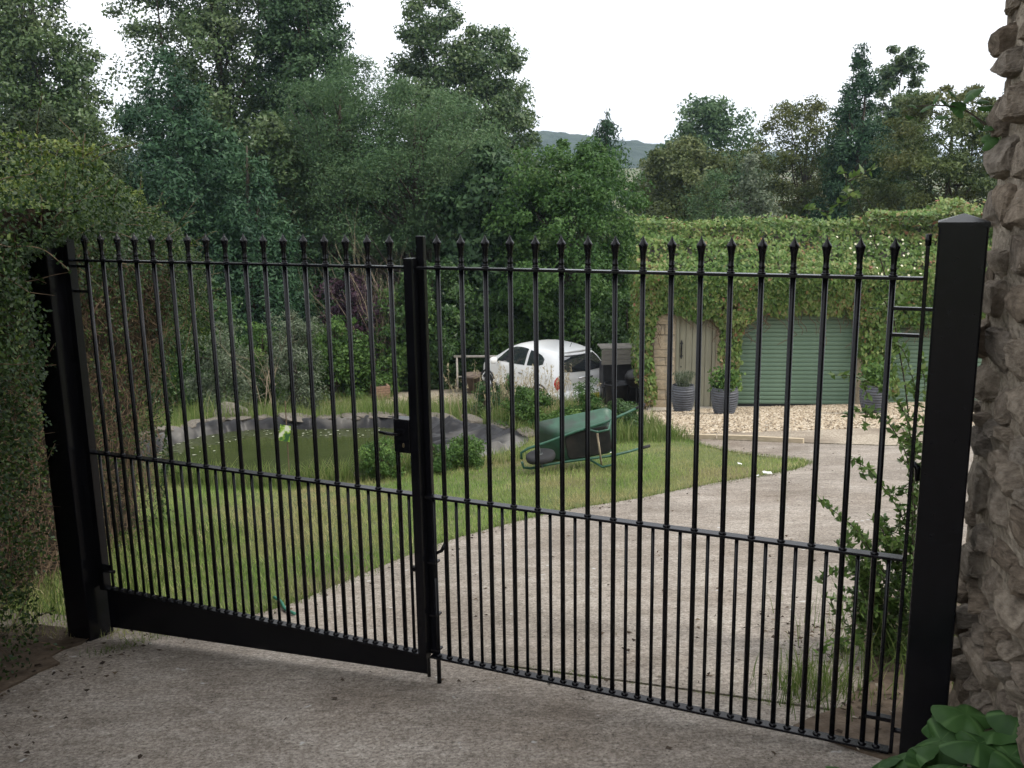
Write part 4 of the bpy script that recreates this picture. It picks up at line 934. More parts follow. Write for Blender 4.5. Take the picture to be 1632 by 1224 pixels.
# ribbed planters in front of the garage
M['pot'] = mat_noise('grey_glazed_pot', (.055, .058, .068), (.1, .105, .12), 5, rough=.55, spec=.4)
M['soil'] = mat_noise('potting_soil', (.02, .014, .01), (.05, .035, .025), 30, rough=1)
def planter(label, px, py, wpx, h, seed, kind):
    r_ = ray(px, py); Yp = 17.45
    for _ in range(30):                                    # the pot stands on the gravel
        P = at(px, py, Yp); Yp += (P[2] - float(g0(P[0], Yp))) * 2.0; Yp = min(max(Yp, 14), 17.6)
    P = at(px, py, Yp); z0 = float(g0(P[0], Yp)) + .012; R = wpx / F_PX * Yp / 2
    t = thing('planter', label, 'planter', (P[0], Yp, z0), 0, 'ribbed planters along the garage')
    pr = [(R * .72, 0)]
    for i in range(44):
        u = i / 43; rr_ = R * (.72 + .3 * math.sin(min(u * 1.15, 1) * PI * .62)) - (R * .04 if u > .9 else 0)
        pr.append((rr_ + .009 * math.sin(u * 11 * 2 * PI), h * u))
    pr += [(R * .93, h + .012), (R * .86, h + .01), (R * .84, h - .06)]
    MB().lathe(pr, 28).build('pot', M['pot'], t, True)
    MB().lathe([(R * .86, h - .05), (R * .3, h - .035)], 16).build('soil', M['soil'], t)
    rng = np.random.default_rng(seed)
    if kind == 'lavender':
        n = 900; a = rng.uniform(0, 2 * PI, n); d = np.c_[np.cos(a), np.sin(a), 0 * a] * rng.random(n)[:, None] ** .5 * R * .9; u = rng.random(n); C = d * (.5 + .6 * u)[:, None] + np.c_[0 * u, 0 * u, h - .03 + u * .27]; N = rng.normal(size=(n, 3)); N[:, 2] *= .2; V, Fq = leaf_quads(C, N, .09, .012, rng, up=np.array([[0, 0, 1.]])); mt_ = M['lf_silver']
    else:
        n = 800; C = rng.normal(size=(n, 3)) * [R * .45, R * .45, .12] + [0, 0, h + .1]; C[:, 2] = np.maximum(C[:, 2], h - .02); V, Fq = leaf_quads(C, rng.normal(size=(n, 3)) + [0, -.3, .6], .075, .05, rng); mt_ = M['lf_shrub']
    setp(link('plant', np_mesh('plant', V, Fq, rng.random(n)), mt_, t), kind='stuff')
    return t
planter('ribbed grey pot of lavender before the sage door', 1088, 657, 38, .5, 1, 'lavender')
planter('ribbed grey pot with leafy plant between door and roller door', 1154, 661, 43, .47, 2, 'leafy')
planter('ribbed grey pot under creeper between the two roller doors', 1391, 660, 44, .47, 3, 'leafy')

# ------------------------------------------------------------------ storage box, tub and barbecue lid by the garage corner
Yb = 20.5; bp = at(997, 604, Yb); bz = float(g0(bp[0], Yb))
t = thing('storage_box', 'black storage box under a weathered grey board cover', 'storage box', (bp[0], Yb + .5, bz), .05)
M['bplastic'] = mat_noise('black_plastic', (.014, .014, .016), (.028, .028, .03), 8, rough=.5)
box('body', M['bplastic'], t, -.5, .72, -.3, .3, 0, .9, bevel=.02)
for i in range(3): box('board', M['wood_grey'], t, -.54, .76, -.36 + .0 * i, -.335, .92 + i * .112, .92 + i * .112 + .106)
for i in range(4): box('board', M['wood_grey'], t, -.54, .76, -.33 + i * .17, -.33 + i * .17 + .164, 1.26, 1.285)
bp = at(983, 608, Yb - .2); t = thing('plastic_tub', 'round black plastic tub standing before the storage box', 'tub', (bp[0], Yb - .25, float(g0(bp[0], Yb - .25)) + .01))
MB().lathe([(.2, 0), (.25, .5), (.285, .5), (.285, .54), (.265, .54), (.255, .52), (.235, .08)], 24).build('tub', M['bplastic'], t, True)
for sx in (-1, 1): box('grip', M['bplastic'], t, sx * .3 - .04, sx * .3 + .04, -.06, .06, .44, .47)
bp = at(1013, 592, Yb - .3); t = thing('barbecue', 'small black kettle barbecue between tub and garage corner', 'barbecue', (bp[0], Yb - .45, float(g0(bp[0], Yb - .45)) + .012))
MB().lathe([(.02, .42), (.14, .45), (.22, .52), (.25, .62), (.255, .62)], 20).build('bowl', M['iron'], t, True)
ld = MB().lathe([(.262, .62), (.25, .70), (.2, .78), (.1, .83), (.01, .845)], 20).build('lid', M['iron'], t, True)
MB().tube([(-.05, 0, .84), (-.05, 0, .88), (.05, 0, .88), (.05, 0, .84)], .012, 6).build('lid_handle', M['iron'], ld)
for k in range(3):
    a = k * 2.1 + .4; MB().tube([(.12 * math.cos(a), .12 * math.sin(a), .47), (.26 * math.cos(a), .26 * math.sin(a), 0)], .012, 6).build('leg', M['iron'], t)

# ------------------------------------------------------------------ railing, basket, pots beyond the car
def railing(label, px0, px1, pyt, Y):
    a, b = at(px0, pyt, Y), at(px1, pyt, Y); z0 = min(float(g0(a[0], Y)), float(g0(b[0], Y))); H = a[2] - z0
    t = thing('railing', label, 'railing', (a[0], Y, z0)); L = b[0] - a[0]; dz = (b[2] - a[2])
    M.setdefault('rail', mat_noise('weathered_rail', (.34, .31, .27), (.5, .47, .42), 8, rough=.9))
    MB().tube([(-.08, 0, H), (L + .05, 0, H + dz)], .032, 8).build('rail', M['rail'], t, True)
    MB().tube([(0, 0, H * .42), (L, 0, H * .42 + dz)], .02, 8).build('rail', M['rail'], t, True)
    n = max(2, int(L / .85) + 1)
    for i in range(n):
        x = L * i / (n - 1); MB().tube([(x, .0, -.25), (x, .0, H + dz * i / (n - 1))], .028, 8).build('post', M['rail'], t, True)
railing('pale weathered railing running behind the car to the storage box', 728, 1000, 568, 24.7)
Y = 23.6; p = at(605, 597, Y); t = thing('brick_planter', 'small square terracotta brick box at the gravel edge', 'planter box', (p[0], Y, float(g0(p[0], Y)) + .012), .3); t.scale = (.66, .66, .9)
M['terra'] = mat_noise('terracotta', (.2, .125, .085), (.29, .19, .13), 9, rough=.9)
bk = MB().box(-.095, .095, -.04, .04, 0, .06).mesh('brick'); bk.materials.append(M['terra'])
for c in range(6):
    for sd_ in range(4):
        for k in (-1, 0, 1):
            o = link('brick', bk, None, t); a = sd_ * PI / 2; q = Matrix.Rotation(a, 3, 'Z') @ Vector((k * .195 + (.045 if c % 2 else -.045), -.285, 0)); o.location = (q.x, q.y, c * .07); o.rotation_euler = (0, 0, a)
box('fill', M['soil'], t, -.23, .23, -.23, .23, 0, .38)
Y = 24.3; p = at(753, 592, Y); t = thing('flower_pot', 'brown tapered flower pot beneath the railing end', 'flower pot', (p[0], Y, float(g0(p[0], Y)) + .012))
MB().lathe([(.19, 0), (.26, .42), (.29, .42), (.29, .5), (.26, .5), (.25, .45)], 18).build('pot', mat_noise('brown_pot', (.13, .1, .08), (.2, .16, .13), 7, rough=.9), t, True)
MB().lathe([(.25, .44), (.05, .45)], 14).build('soil', M['soil'], t)
p = at(1093 - 5, 588, 24); 
Y = 23.8; p = at(955, 592, Y); t = thing('flower_pot', 'small terracotta flower pot close behind the car bumper', 'flower pot', (p[0], Y, float(g0(p[0], Y)) + .012))
MB().lathe([(.1, 0), (.14, .2), (.16, .2), (.16, .25), (.14, .25), (.13, .22)], 14).build('pot', M['terra'], t, True); MB().lathe([(.13, .22), (.03, .225)], 10).build('soil', M['soil'], t)

# ------------------------------------------------------------------ white hatchback
def make_car(loc, rotz):
    t = thing('car', 'white small rounded hatchback parked on the gravel facing the trees', 'car', loc, rotz)
    W_ = mat_plain('white_car_paint', (.86, .86, .85), .3, .5, coat=.6)
    GL = mat_plain('tinted_car_glass', (.03, .036, .04), .04, 1.0, ior=1.9)
    RED = mat_plain('red_lamp', (.45, .02, .02), .2, .6); BLK = mat_plain('black_trim', (.012, .012, .013), .5); CHR = mat_plain('chrome', (.7, .7, .7), .15, metal=1)
    TYR = mat_plain('tyre_rubber', (.012, .012, .012), .85); ALU = mat_plain('alloy', (.45, .45, .46), .3, metal=.9)
    # x forward (front = +), y left, z up. stations along x
    X =  np.array([-1.77, -1.74, -1.66, -1.45, -1.15, -.75, -.3, .15, .55, .9, 1.2, 1.5, 1.68, 1.76, 1.79])
    zb = np.array([.42, .30, .24, .22, .21, .20, .20, .20, .20, .20, .21, .23, .28, .36, .45])          # sill
    zs = np.array([.78, .88, .93, .95, .95, .945, .94, .93, .92, .91, .87, .80, .72, .64, .56])          # shoulder
    wm = np.array([.55, .68, .755, .80, .815, .815, .815, .815, .815, .81, .79, .73, .62, .48, .3])      # half width
    zr = np.array([.80, .91, 1.13, 1.37, 1.455, 1.485, 1.49, 1.455, 1.33, 1.10, .97, .88, .78, .68, .585])    # roof / bonnet
    wr = np.array([.50, .60, .60, .57, .575, .58, .585, .58, .57, .60, .62, .58, .48, .36, .22])
    def ring(i):
        W, w_, b, s, r = wm[i], wr[i], zb[i], zs[i], zr[i]
        P = [(0, b), (W * .55, b), (W * .86, b + .02), (W * .97, b + .12), (W, b + (s - b) * .55), (W * .985, s - .06), (W * .95, s + .005)]
        P += [(W * .95 * .66 + w_ * .34, s + (r - s) * .36), (W * .95 * .3 + w_ * .7, s + (r - s) * .72), (w_ * .95, s + (r - s) * .93), (w_ * .62, s + (r - s) * .99 + .008), (0, r + .014)]
        return P
    ns, nr = len(X), 12
    V = np.zeros((ns, 2 * nr - 2, 3))
    for i in range(ns):
        P = ring(i)
        for k, (y, z) in enumerate(P): V[i, k] = (X[i], y, z)
        for k in range(1, nr - 1): V[i, 2 * nr - 2 - k] = (X[i], -P[k][0], P[k][1])
    # the raked back: upper points lag the tail
    m = 2 * nr - 2; F = []
    for i in range(ns - 1):
        for k in range(m): F.append((i * m + k, i * m + (k + 1) % m, (i + 1) * m + (k + 1) % m, (i + 1) * m + k))
    F.append(tuple(range(m - 1, -1, -1))); F.append(tuple((ns - 1) * m + k for k in range(m)))
    me = bpy.data.meshes.new('body'); me.from_pydata([tuple(v) for v in V.reshape(-1, 3)], [], F); me.update()
    body = link('body', me, W_, t, True); sb = body.modifiers.new('s', 'SUBSURF'); sb.levels = 2; sb.render_levels = 2
    bm = bmesh.new(); bm.from_mesh(me); bmesh.ops.recalc_face_normals(bm, faces=bm.faces[:]); bm.to_mesh(me); bm.free()
    def wrap(o, off=.007):                                 # glass lies on the body skin
        mo = o.modifiers.new('lie_on_body', 'SHRINKWRAP'); mo.target = body; mo.wrap_method = 'NEAREST_SURFACEPOINT'; mo.wrap_mode = 'ABOVE_SURFACE'; mo.offset = off; return o
    # glass as inset patches following the body sides
    def side_pt(x, h, off):                                # h 0..1 shoulder->roof on the flank
        s, r, W, w_ = np.interp(x, X, zs), np.interp(x, X, zr), np.interp(x, X, wm), np.interp(x, X, wr)
        hh = [0, .36, .72, .93]; yy = [W * .95, W * .95 * .66 + w_ * .34, W * .95 * .3 + w_ * .7, w_ * .95]
        return float(np.interp(h, hh, yy)) + off, s + (r - s) * h
    def side_glass(name, outline, sgn, off=.004):
        # outline: list of (x, hlo, hhi)
        vs, fs = [], []; nh = 9; ox = np.array([q_[0] for q_ in outline]); order = np.argsort(ox); xx_ = np.linspace(outline[0][0], outline[-1][0], 14); outline = [(x_, float(np.interp(x_, ox[order], np.array([q_[1] for q_ in outline])[order])), float(np.interp(x_, ox[order], np.array([q_[2] for q_ in outline])[order]))) for x_ in xx_]
        for x, a, b in outline:
            for k in range(nh):
                h = a + (b - a) * k / (nh - 1); y, z = side_pt(x, h, off); vs.append((x, sgn * y, z))
        for i in range(len(outline) - 1):
            for k in range(nh - 1): fs.append((i * nh + k, (i + 1) * nh + k, (i + 1) * nh + k + 1, i * nh + k + 1))
        return wrap(MB().add(vs, fs).build(name, GL, t, True))
    for sg in (1, -1):
        side_glass('door_window', [(-.42, .12, .80), (-.1, .1, .84), (.2, .1, .84), (.45, .1, .78), (.62, .12, .58), (.78, .14, .3)], sg)
        side_glass('quarter_window', [(-.52, .14, .78), (-.75, .18, .76), (-.98, .24, .70), (-1.12, .34, .58)], sg)
        box('door_handle', CHR, t, -.42, -.26, sg * .815 - .012, sg * .815 + .012, .80, .825, bevel=.006)
        box('side_moulding', W_, t, -.55, .85, sg * .825 - .01, sg * .825 + .01, .42, .48, bevel=.006)
        mr = MB().lathe([(.02, -.09), (.075, -.06), (.09, 0), (.075, .06), (.02, .085)], 12, sx=.6, sy=1.2, c=(.66, sg * .93, .99)).build('mirror', W_, t, True)
        MB().box(.63, .69, sg * .8 if sg > 0 else -.88, .88 if sg > 0 else -.8, .955, .98).build('mirror_arm', BLK, mr)
        # lights
        lp = MB(); vs = []; fs = []
        for a in range(14):
            an = 2 * PI * a / 14; vs.append((-1.70 + .05 * math.cos(an) * .6, sg * (.66 + .095 * math.cos(an)), .74 + .19 * math.sin(an)))
        lp.add([(-1.74 + (.06 if abs(v[1]) > .68 else 0), v[1], v[2]) for v in vs] + [(-1.60 + (.06 if abs(v[1]) > .68 else 0), v[1], v[2]) for v in vs] + [(-1.775, sg * .645, .72)], [(i, (i + 1) % 14, 14 + (i + 1) % 14, 14 + i) for i in range(14)] + [(i, 28, (i + 1) % 14) for i in range(14)]); lp.build('tail_light', RED, t, True)
        MB().lathe([(.1, 0), (.085, .03), (.03, .045)], 14, c=(0, 0, 0)).build('headlight', mat_plain('lamp_lens', (.6, .62, .64), .05), t, True).matrix_local = Matrix.Translation((1.56, sg * .52, .74)) @ Matrix.Rotation(PI / 2, 4, 'Y')
        for x in (-1.12, 1.15):
            wh = MB().lathe([(.2, -.09), (.27, -.095), (.295, -.07), (.3, 0), (.295, .07), (.27, .095), (.2, .09)], 24).build('wheel', TYR, t, True); wh.matrix_local = Matrix.Translation((x, sg * .735, .3)) @ Matrix.Rotation(PI / 2, 4, 'X')
            MB().lathe([(.2, -.094 if sg > 0 else .094), (.19, -.08 if sg > 0 else .08), (.03, -.085 if sg > 0 else .085)], 20).build('rim', ALU, wh, True)
            ar = MB().tube([(x + .36 * math.cos(a), sg * .805, .3 + .36 * math.sin(a)) for a in np.linspace(0, PI, 14)], .025, 6).build('wheel_arch', BLK, t, True)
    # rear window follows the raked tail
    def tail_pt(z, y, off=.012):
        zz = [.80, .91, 1.13, 1.37, 1.455]; xx = [-1.77, -1.74, -1.66, -1.45, -1.15]; return (float(np.interp(z, zz, xx)) - off + .10 * (y / .6) ** 2, y, z)
    vs, fs = [], []
    for i, z in enumerate(np.linspace(.985, 1.34, 7)):
        hw = np.interp(z, [.985, 1.1, 1.34], [.55, .56, .47])
        for y in np.linspace(-hw, hw, 9): vs.append(tail_pt(z, y, .028))
    for i in range(6):
        for k in range(8): fs.append((i * 9 + k, i * 9 + k + 1, (i + 1) * 9 + k + 1, (i + 1) * 9 + k))
    rw = wrap(MB().add(vs, fs).build('rear_window', GL, t, True), .012)
    MB().tube([tail_pt(.99, 0, .045), tail_pt(1.03, .16, .045), tail_pt(1.08, .34, .045)], .01, 5).build('wiper', BLK, rw)
    # windscreen
    vs, fs = [], []
    for i, x in enumerate(np.linspace(.36, .92, 6)):
        for y in np.linspace(-.5, .5, 7): vs.append((x + .05 - .12 * (y / .5) ** 2, y, float(np.interp(x, X, zr)) + .022))
    for i in range(5):
        for k in range(6): fs.append((i * 7 + k, i * 7 + k + 1, (i + 1) * 7 + k + 1, (i + 1) * 7 + k))
    wrap(MB().add(vs, fs).build('windscreen', GL, t, True), .01)
    # roof spoiler, bumper, plate, tailgate handle, aerial
    MB().tube([(-1.40, -.46, 1.395), (-1.49, -.25, 1.41), (-1.51, 0, 1.415), (-1.49, .25, 1.41), (-1.40, .46, 1.395)], [.02, .032, .035, .032, .02], 8).build('spoiler', W_, t, True)
    MB().tube([(-1.2, -.81, .42), (-1.55, -.76, .43), (-1.76, -.5, .44), (-1.81, 0, .44), (-1.76, .5, .44), (-1.55, .76, .43), (-1.2, .81, .42)], [.09, .13, .14, .14, .14, .13, .09], 10).build('rear_bumper', W_, t, True)
    MB().tube([(1.3, -.78, .42), (1.6, -.62, .42), (1.8, 0, .42), (1.6, .62, .42), (1.3, .78, .42)], [.08, .11, .12, .11, .08], 10).build('front_bumper', W_, t, True)
    MB().box(-1.965, -1.945, -.26, .26, .38, .49).build('number_plate', mat_plain('yellow_plate', (.6, .45, .05), .4), t)
    MB().tube([(-1.79, -.2, .85), (-1.81, 0, .855), (-1.79, .2, .85)], .018, 6).build('tailgate_handle', CHR, t, True)
    MB().tube([(-1.2, 0, 1.47), (-1.3, 0, 1.62)], .006, 5).build('aerial', BLK, t)
    return t
Yc = 22.5; cpnt = at(862, 640, Yc); make_car((cpnt[0], Yc, float(g0(cpnt[0], Yc)) + .012), math.radians(90 + 33))

# ------------------------------------------------------------------ tipped wheelbarrow
def make_barrow(loc, rot):
    t = thing('wheelbarrow', 'green wheelbarrow lying tipped on its side on the lawn', 'wheelbarrow', loc); t.rotation_euler = rot
    GR = mat_noise('green_barrow_paint', (.018, .058, .034), (.036, .1, .062), 7, rough=.45, spec=.5, c3=(.03, .05, .036), scale3=4.5)
    TUBE = mat_noise('green_tube_paint', (.018, .062, .038), (.034, .1, .066), 12, rough=.4)
    RUB = mat_plain('barrow_tyre', (.02, .02, .021), .85); RIM = mat_plain('grey_rim', (.10, .11, .11), .6)
    # tray: rounded frustum shell, x forward is -x (wheel side)
    def loop(z, x0, x1, hy, r, n=5):
        P = []
        for cx, cy, a0 in ((x1 - r, hy - r, 0), (x0 + r, hy - r, PI / 2), (x0 + r, -hy + r, PI), (x1 - r, -hy + r, 1.5 * PI)):
            for k in range(n): a = a0 + PI / 2 * k / (n - 1); P.append((cx + r * math.cos(a), cy + r * math.sin(a), z))
        return P
    L = [loop(.30, -.20, .36, .17, .07), loop(.31, -.24, .39, .20, .08), loop(.45, -.36, .44, .235, .1), loop(.60, -.5, .48, .275, .11), loop(.612, -.525, .505, .295, .12), loop(.602, -.53, .51, .3, .12), loop(.59, -.515, .495, .29, .12), loop(.45, -.345, .425, .222, .1), loop(.325, -.23, .375, .19, .08)]
    n = len(L[0]); vs = [p for l_ in L for p in l_]; fs = []
    for i in range(len(L) - 1):
        for k in range(n): fs.append((i * n + k, i * n + (k + 1) % n, (i + 1) * n + (k + 1) % n, (i + 1) * n + k))
    fs += [tuple(range(n - 1, -1, -1)), tuple((len(L) - 1) * n + k for k in range(n))]
    MB().add(vs, fs).build('tray', GR, t, True)
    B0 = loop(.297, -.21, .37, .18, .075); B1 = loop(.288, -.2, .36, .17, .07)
    MB().add(B0 + B1, [(k, (k + 1) % n, n + (k + 1) % n, n + k) for k in range(n)] + [tuple(range(2 * n - 1, n - 1, -1))]).build('tray_base_shade', mat_noise('dirty_shaded_base', (.008, .009, .009), (.03, .026, .022), 5, rough=.8), t)  # plate added under the tray; shading and dirt put into its colour
    for sg in (1, -1):
        MB().tube([(-.80, sg * .02, .19), (-.79, sg * .10, .19), (-.70, sg * .135, .20), (-.45, sg * .15, .235), (-.1, sg * .19, .275), (.35, sg * .235, .29), (.60, sg * .26, .36), (.82, sg * .28, .44)], .0165, 10).build('frame_tube', TUBE, t, True)
        MB().tube([(.76, sg * .275, .42), (.9, sg * .29, .468)], .021, 8).build('grip', RUB, t, True)
        lg = MB().tube([(.05, sg * .21, .28), (.16, sg * .235, .02), (.30, sg * .235, .02), (.40, sg * .235, .29)], .014, 8).build('leg', TUBE, t, True)
    MB().tube([(.16, -.235, .06), (.16, .235, .06)], .012, 6).build('leg_brace', M['palewood'], t, True)
    w_ = MB().lathe([(.105, -.035), (.15, -.045), (.18, -.03), (.187, 0), (.18, .03), (.15, .045), (.105, .035)], 24).build('wheel', RUB, t, True); w_.matrix_local = Matrix.Translation((-.56, 0, .19)) @ Matrix.Rotation(PI / 2, 4, 'X')
    MB().lathe([(.108, -.034), (.09, -.012), (.035, -.01), (.03, -.05), (.03, .05), (.035, .01), (.09, .012), (.108, .034)], 20).build('rim', RIM, w_, True)
    MB().tube([(-.56, -.15, .19), (-.56, .15, .19)], .009, 6).build('axle', RIM, t)
    return t
wp = gpix(930, 742); Yw = wp[1] - .55
make_barrow((wp[0] + .0, Yw - .05, float(g0(wp[0], Yw)) + .235), (math.radians(-84), math.radians(-9), math.radians(8))).scale = (.86, .86, .86)

# ------------------------------------------------------------------ pond
rng = np.random.default_rng(21)
th = np.linspace(0, 2 * PI, 240, endpoint=False); V = []; ns_ = 46
for i, q in enumerate(np.linspace(1.05, .06, ns_)):
    r_ = pond_r(th) * q; x = POND_C[0] + np.cos(th) * r_; y = POND_C[1] + np.sin(th) * r_
    z = g(x, y) + .012
    wr_ = np.clip((1.03 - q) / .07, 0, 1)
    fold = (fbm(np.c_[th * 13, q * 9 + 0 * th, 0 * th], 71, 4) - .5) * .2 + np.abs(np.sin(th * 31 + 3 * vnoise(np.c_[th * 6, 0 * th, 0 * th], 5))) ** 4 * .05
    z = z + np.maximum(fold * wr_, -.008) + .03 * wr_
    V.append(np.c_[x + fold * .4 * wr_, y, z])
V = np.array(V); ii = np.arange(ns_ * 240).reshape(ns_, 240); nxt = np.roll(ii, -1, 1)
M['liner'] = mat_noise('black_pond_liner', (.008, .008, .009), (.022, .021, .023), 6, rough=.45, spec=.3, c3=(.12, .112, .1), scale3=1.2, bump=.4, bscale=14)
setp(link('pond_liner', np_mesh('pond_liner', V.reshape(-1, 3), np.c_[ii[:-1].ravel(), nxt[:-1].ravel(), nxt[1:].ravel(), ii[1:].ravel()]), M['liner'], smooth=True), 'wrinkled black sheet lining the sides of the garden pond', 'pond liner')
# water
m, t_, b = new_mat('murky_green_water'); n_, l_ = t_.nodes, t_.links
b.inputs['Roughness'].default_value = .06; b.inputs['IOR'].default_value = 1.33
co = n_.new('ShaderNodeTexCoord'); q = n_.new('ShaderNodeTexNoise'); q.inputs['Scale'].default_value = 2.5; q.inputs['Detail'].default_value = 6; l_.new(co.outputs['Object'], q.inputs['Vector'])
r = n_.new('ShaderNodeValToRGB'); r.color_ramp.elements[0].color = (.022, .03, .009, 1); r.color_ramp.elements[1].color = (.055, .066, .024, 1); l_.new(q.outputs['Fac'], r.inputs[0]); l_.new(r.outputs[0], b.inputs['Base Color'])
q2 = n_.new('ShaderNodeTexNoise'); q2.inputs['Scale'].default_value = 9; bpn = n_.new('ShaderNodeBump'); bpn.inputs['Strength'].default_value = .12; bpn.inputs['Distance'].default_value = .02; l_.new(co.outputs['Object'], q2.inputs['Vector']); l_.new(q2.outputs['Fac'], bpn.inputs['Height']); l_.new(bpn.outputs[0], b.inputs['Normal'])
rr = pond_r(th) * 1.0
wm_ = MB().add([(POND_C[0] + math.cos(a) * r0 * .97, POND_C[1] + math.sin(a) * r0 * .97, POND_Z) for a, r0 in zip(th, rr)], [tuple(range(240))])
setp(wm_.build('pond_water', m), kind='structure')
n = 260; a = rng.uniform(PI * .35, PI * 1.15, n); q_ = rng.uniform(.6, .93, n); k = rng.random(n) < np.clip((q_ - .55) * 2.5, 0, 1); a, q_ = a[k], q_[k]; n = len(a); x = POND_C[0] + np.cos(a) * pond_r(a) * q_; y = POND_C[1] + np.sin(a) * pond_r(a) * q_
V, Fq = leaf_quads(np.c_[x, y, np.full(n, POND_Z + .006)], np.tile([0, 0, 1.], (n, 1)), rng.uniform(.02, .07, n), rng.uniform(.02, .05, n), rng)
M['floats'] = mat_leaf('floating_petals', [(.06, .08, .03), (.16, .18, .1), (.4, .4, .34)], .1)
setp(link('pond_debris', np_mesh('pond_debris', V, Fq, rng.random(n)), M['floats']), 'pale petals and scraps floating on the green pond water', 'floating debris', kind='stuff')
# flat stones on the far rim and one boulder
M['fieldstone'] = mat_noise('grey_buff_stone', (.1, .088, .072), (.22, .195, .16), 8, rough=.95, bump=.8, bscale=25)
rs = [rock_mesh('rim_stone', 300 + i, sub=2, sq=.45, rough=.14) for i in range(5)]
for r_ in rs: r_.materials.append(M['fieldstone'])
rnd = random.Random(12); k = 0
for a in np.linspace(.15, PI * 1.0, 21):
    a += rnd.uniform(-.05, .05); r0 = float(pond_r(np.array(a))) * rnd.uniform(1.03, 1.09); x = POND_C[0] + math.cos(a) * r0; y = POND_C[1] + math.sin(a) * r0
    o = link('rim_stone', rs[k % 5], None); s_ = rnd.uniform(.14, .26); o.scale = (s_, s_ * rnd.uniform(.6, .9), rnd.uniform(.03, .055)); o.location = (x, y, float(g(x, y)) + .035); o.rotation_euler = (rnd.uniform(-.1, .1), rnd.uniform(-.1, .1), a + PI / 2 + rnd.uniform(-.3, .3)); k += 1
    setp(o, 'flat weathered stone laid on the grassy rim above the pond liner', 'stone', 'flat stones round the pond rim')
p = at(372, 640, 13.7); o = link('boulder', rock_mesh('boulder', 333, sub=3, sq=.6, rough=.25), M['fieldstone']); o.scale = (.3, .26, .26); o.location = (p[0], 13.7, float(g(p[0], 13.7)) + .2); o.rotation_euler = (.3, .5, .7); setp(o, 'large tilted boulder standing on the bank behind the pond', 'boulder')
# picture card on a cane at the front of the pond
p = at(455, 715, 10.15); zc = at(455, 688, 10.15)[2]
t = thing('plant_marker', 'small green and yellow picture card on a cane at the pond edge', 'plant marker', (p[0], 10.15, float(g0(p[0], 10.15))), .25)
MB().tube([(.02, 0, -.2), (.03, 0, zc - t.location.z + .35)], .006, 6).build('cane', M['twig'], t)
hz = zc - t.location.z; mk = MB().add([(-.07, -.012, hz - .09), (.05, -.012, hz - .12), (.075, -.012, hz + .06), (-.04, -.012, hz + .09), (-.07, -.009, hz - .09), (.05, -.009, hz - .12), (.075, -.009, hz + .06), (-.04, -.009, hz + .09)], [(0, 1, 2, 3), (7, 6, 5, 4), (0, 4, 5, 1), (1, 5, 6, 2), (2, 6, 7, 3), (3, 7, 4, 0)])
m, t_, b = new_mat('printed_card'); n_, l_ = t_.nodes, t_.links
co = n_.new('ShaderNodeTexCoord'); q = n_.new('ShaderNodeTexNoise'); q.inputs['Scale'].default_value = 16; l_.new(co.outputs['Object'], q.inputs['Vector']); r = n_.new('ShaderNodeValToRGB'); e = r.color_ramp.elements; e.new(.5)
for i, (ps, c) in enumerate(((.4, (.03, .09, .03)), (.52, (.25, .4, .04)), (.6, (.6, .62, .5)))): e[i].position = ps; e[i].color = lin(c)
l_.new(q.outputs['Fac'], r.inputs[0]); l_.new(r.outputs[0], b.inputs['Base Color']); mk.build('card', m, t)

# ------------------------------------------------------------------ grass
rng = np.random.default_rng(31)
def blades(X, Y, h, w_, lean, rng, z=None):
    n = len(X); a = rng.uniform(0, 2 * PI, n); b_ = rng.uniform(0, 2 * PI, n); L = lean * np.abs(rng.normal(size=n)) * h
    B = np.c_[X, Y, (g(X, Y) if z is None else z) - .01]; D = np.c_[np.cos(a), np.sin(a), 0 * a] * (w_ / 2)[:, None]
    mid = B + np.c_[np.cos(b_) * L * .35, np.sin(b_) * L * .35, h * .6]; T = B + np.c_[np.cos(b_) * L, np.sin(b_) * L, h]
    V = np.empty((n, 5, 3)); V[:, 0] = B - D; V[:, 1] = B + D; V[:, 2] = mid + D * .7; V[:, 3] = mid - D * .7; V[:, 4] = T
    return V.reshape(-1, 3), n
def blade_mesh(name, X, Y, h, w_, lean, rnd_, rng, tri=False):
    if tri:
        n = len(X); a = rng.uniform(0, 2 * PI, n); b_ = rng.uniform(0, 2 * PI, n); L = lean * np.abs(rng.normal(size=n)) * h
        B = np.c_[X, Y, g(X, Y) - .006]; D = np.c_[np.cos(a), np.sin(a), 0 * a] * (w_ / 2)[:, None]
        V = np.empty((n, 3, 3)); V[:, 0] = B - D; V[:, 1] = B + D; V[:, 2] = B + np.c_[np.cos(b_) * L, np.sin(b_) * L, h]
        return np_mesh(name, V.reshape(-1, 3), np.arange(n * 3).reshape(n, 3), rnd_)
    V, n = blades(X, Y, h, w_, lean, rng)
    q = np.arange(n)[:, None] * 5; F = np.r_[np.c_[q, q + 1, q + 2], np.c_[q, q + 2, q + 3], np.c_[q + 3, q + 2, q + 4]]
    return np_mesh(name, V, F, np.r_[rnd_, rnd_, rnd_])
lawn_poly = [tuple(p) for p in EDGE] + [tuple(p) for p in smooth_poly([gpix(1085, 700)[:2], gpix(1040, 690)[:2], (1.6, 13.6), (-.2, 13.8)], 3)] + [(-.2, 15.5), (-6, 15.5), (-6.5, 4.8), (-3.2, 4.7)]
n = 300000; X = rng.uniform(-6.5, 4.2, n); Y = rng.uniform(4.3, 15.5, n)
X = X + .02 * rng.normal(size=n)
k = inpoly(X, Y, lawn_poly) & (pond_q(X, Y) > 1.05) & (np.abs(X) < Y * .62 + .3); X, Y = X[k], Y[k]
dens = rng.random(len(X)) < np.clip(1.25 - Y / 22, .4, 1); X, Y = X[dens], Y[dens]
n = len(X); pt_ = fbm(np.c_[X * .9, Y * .9, 0 * X], 33, 3)
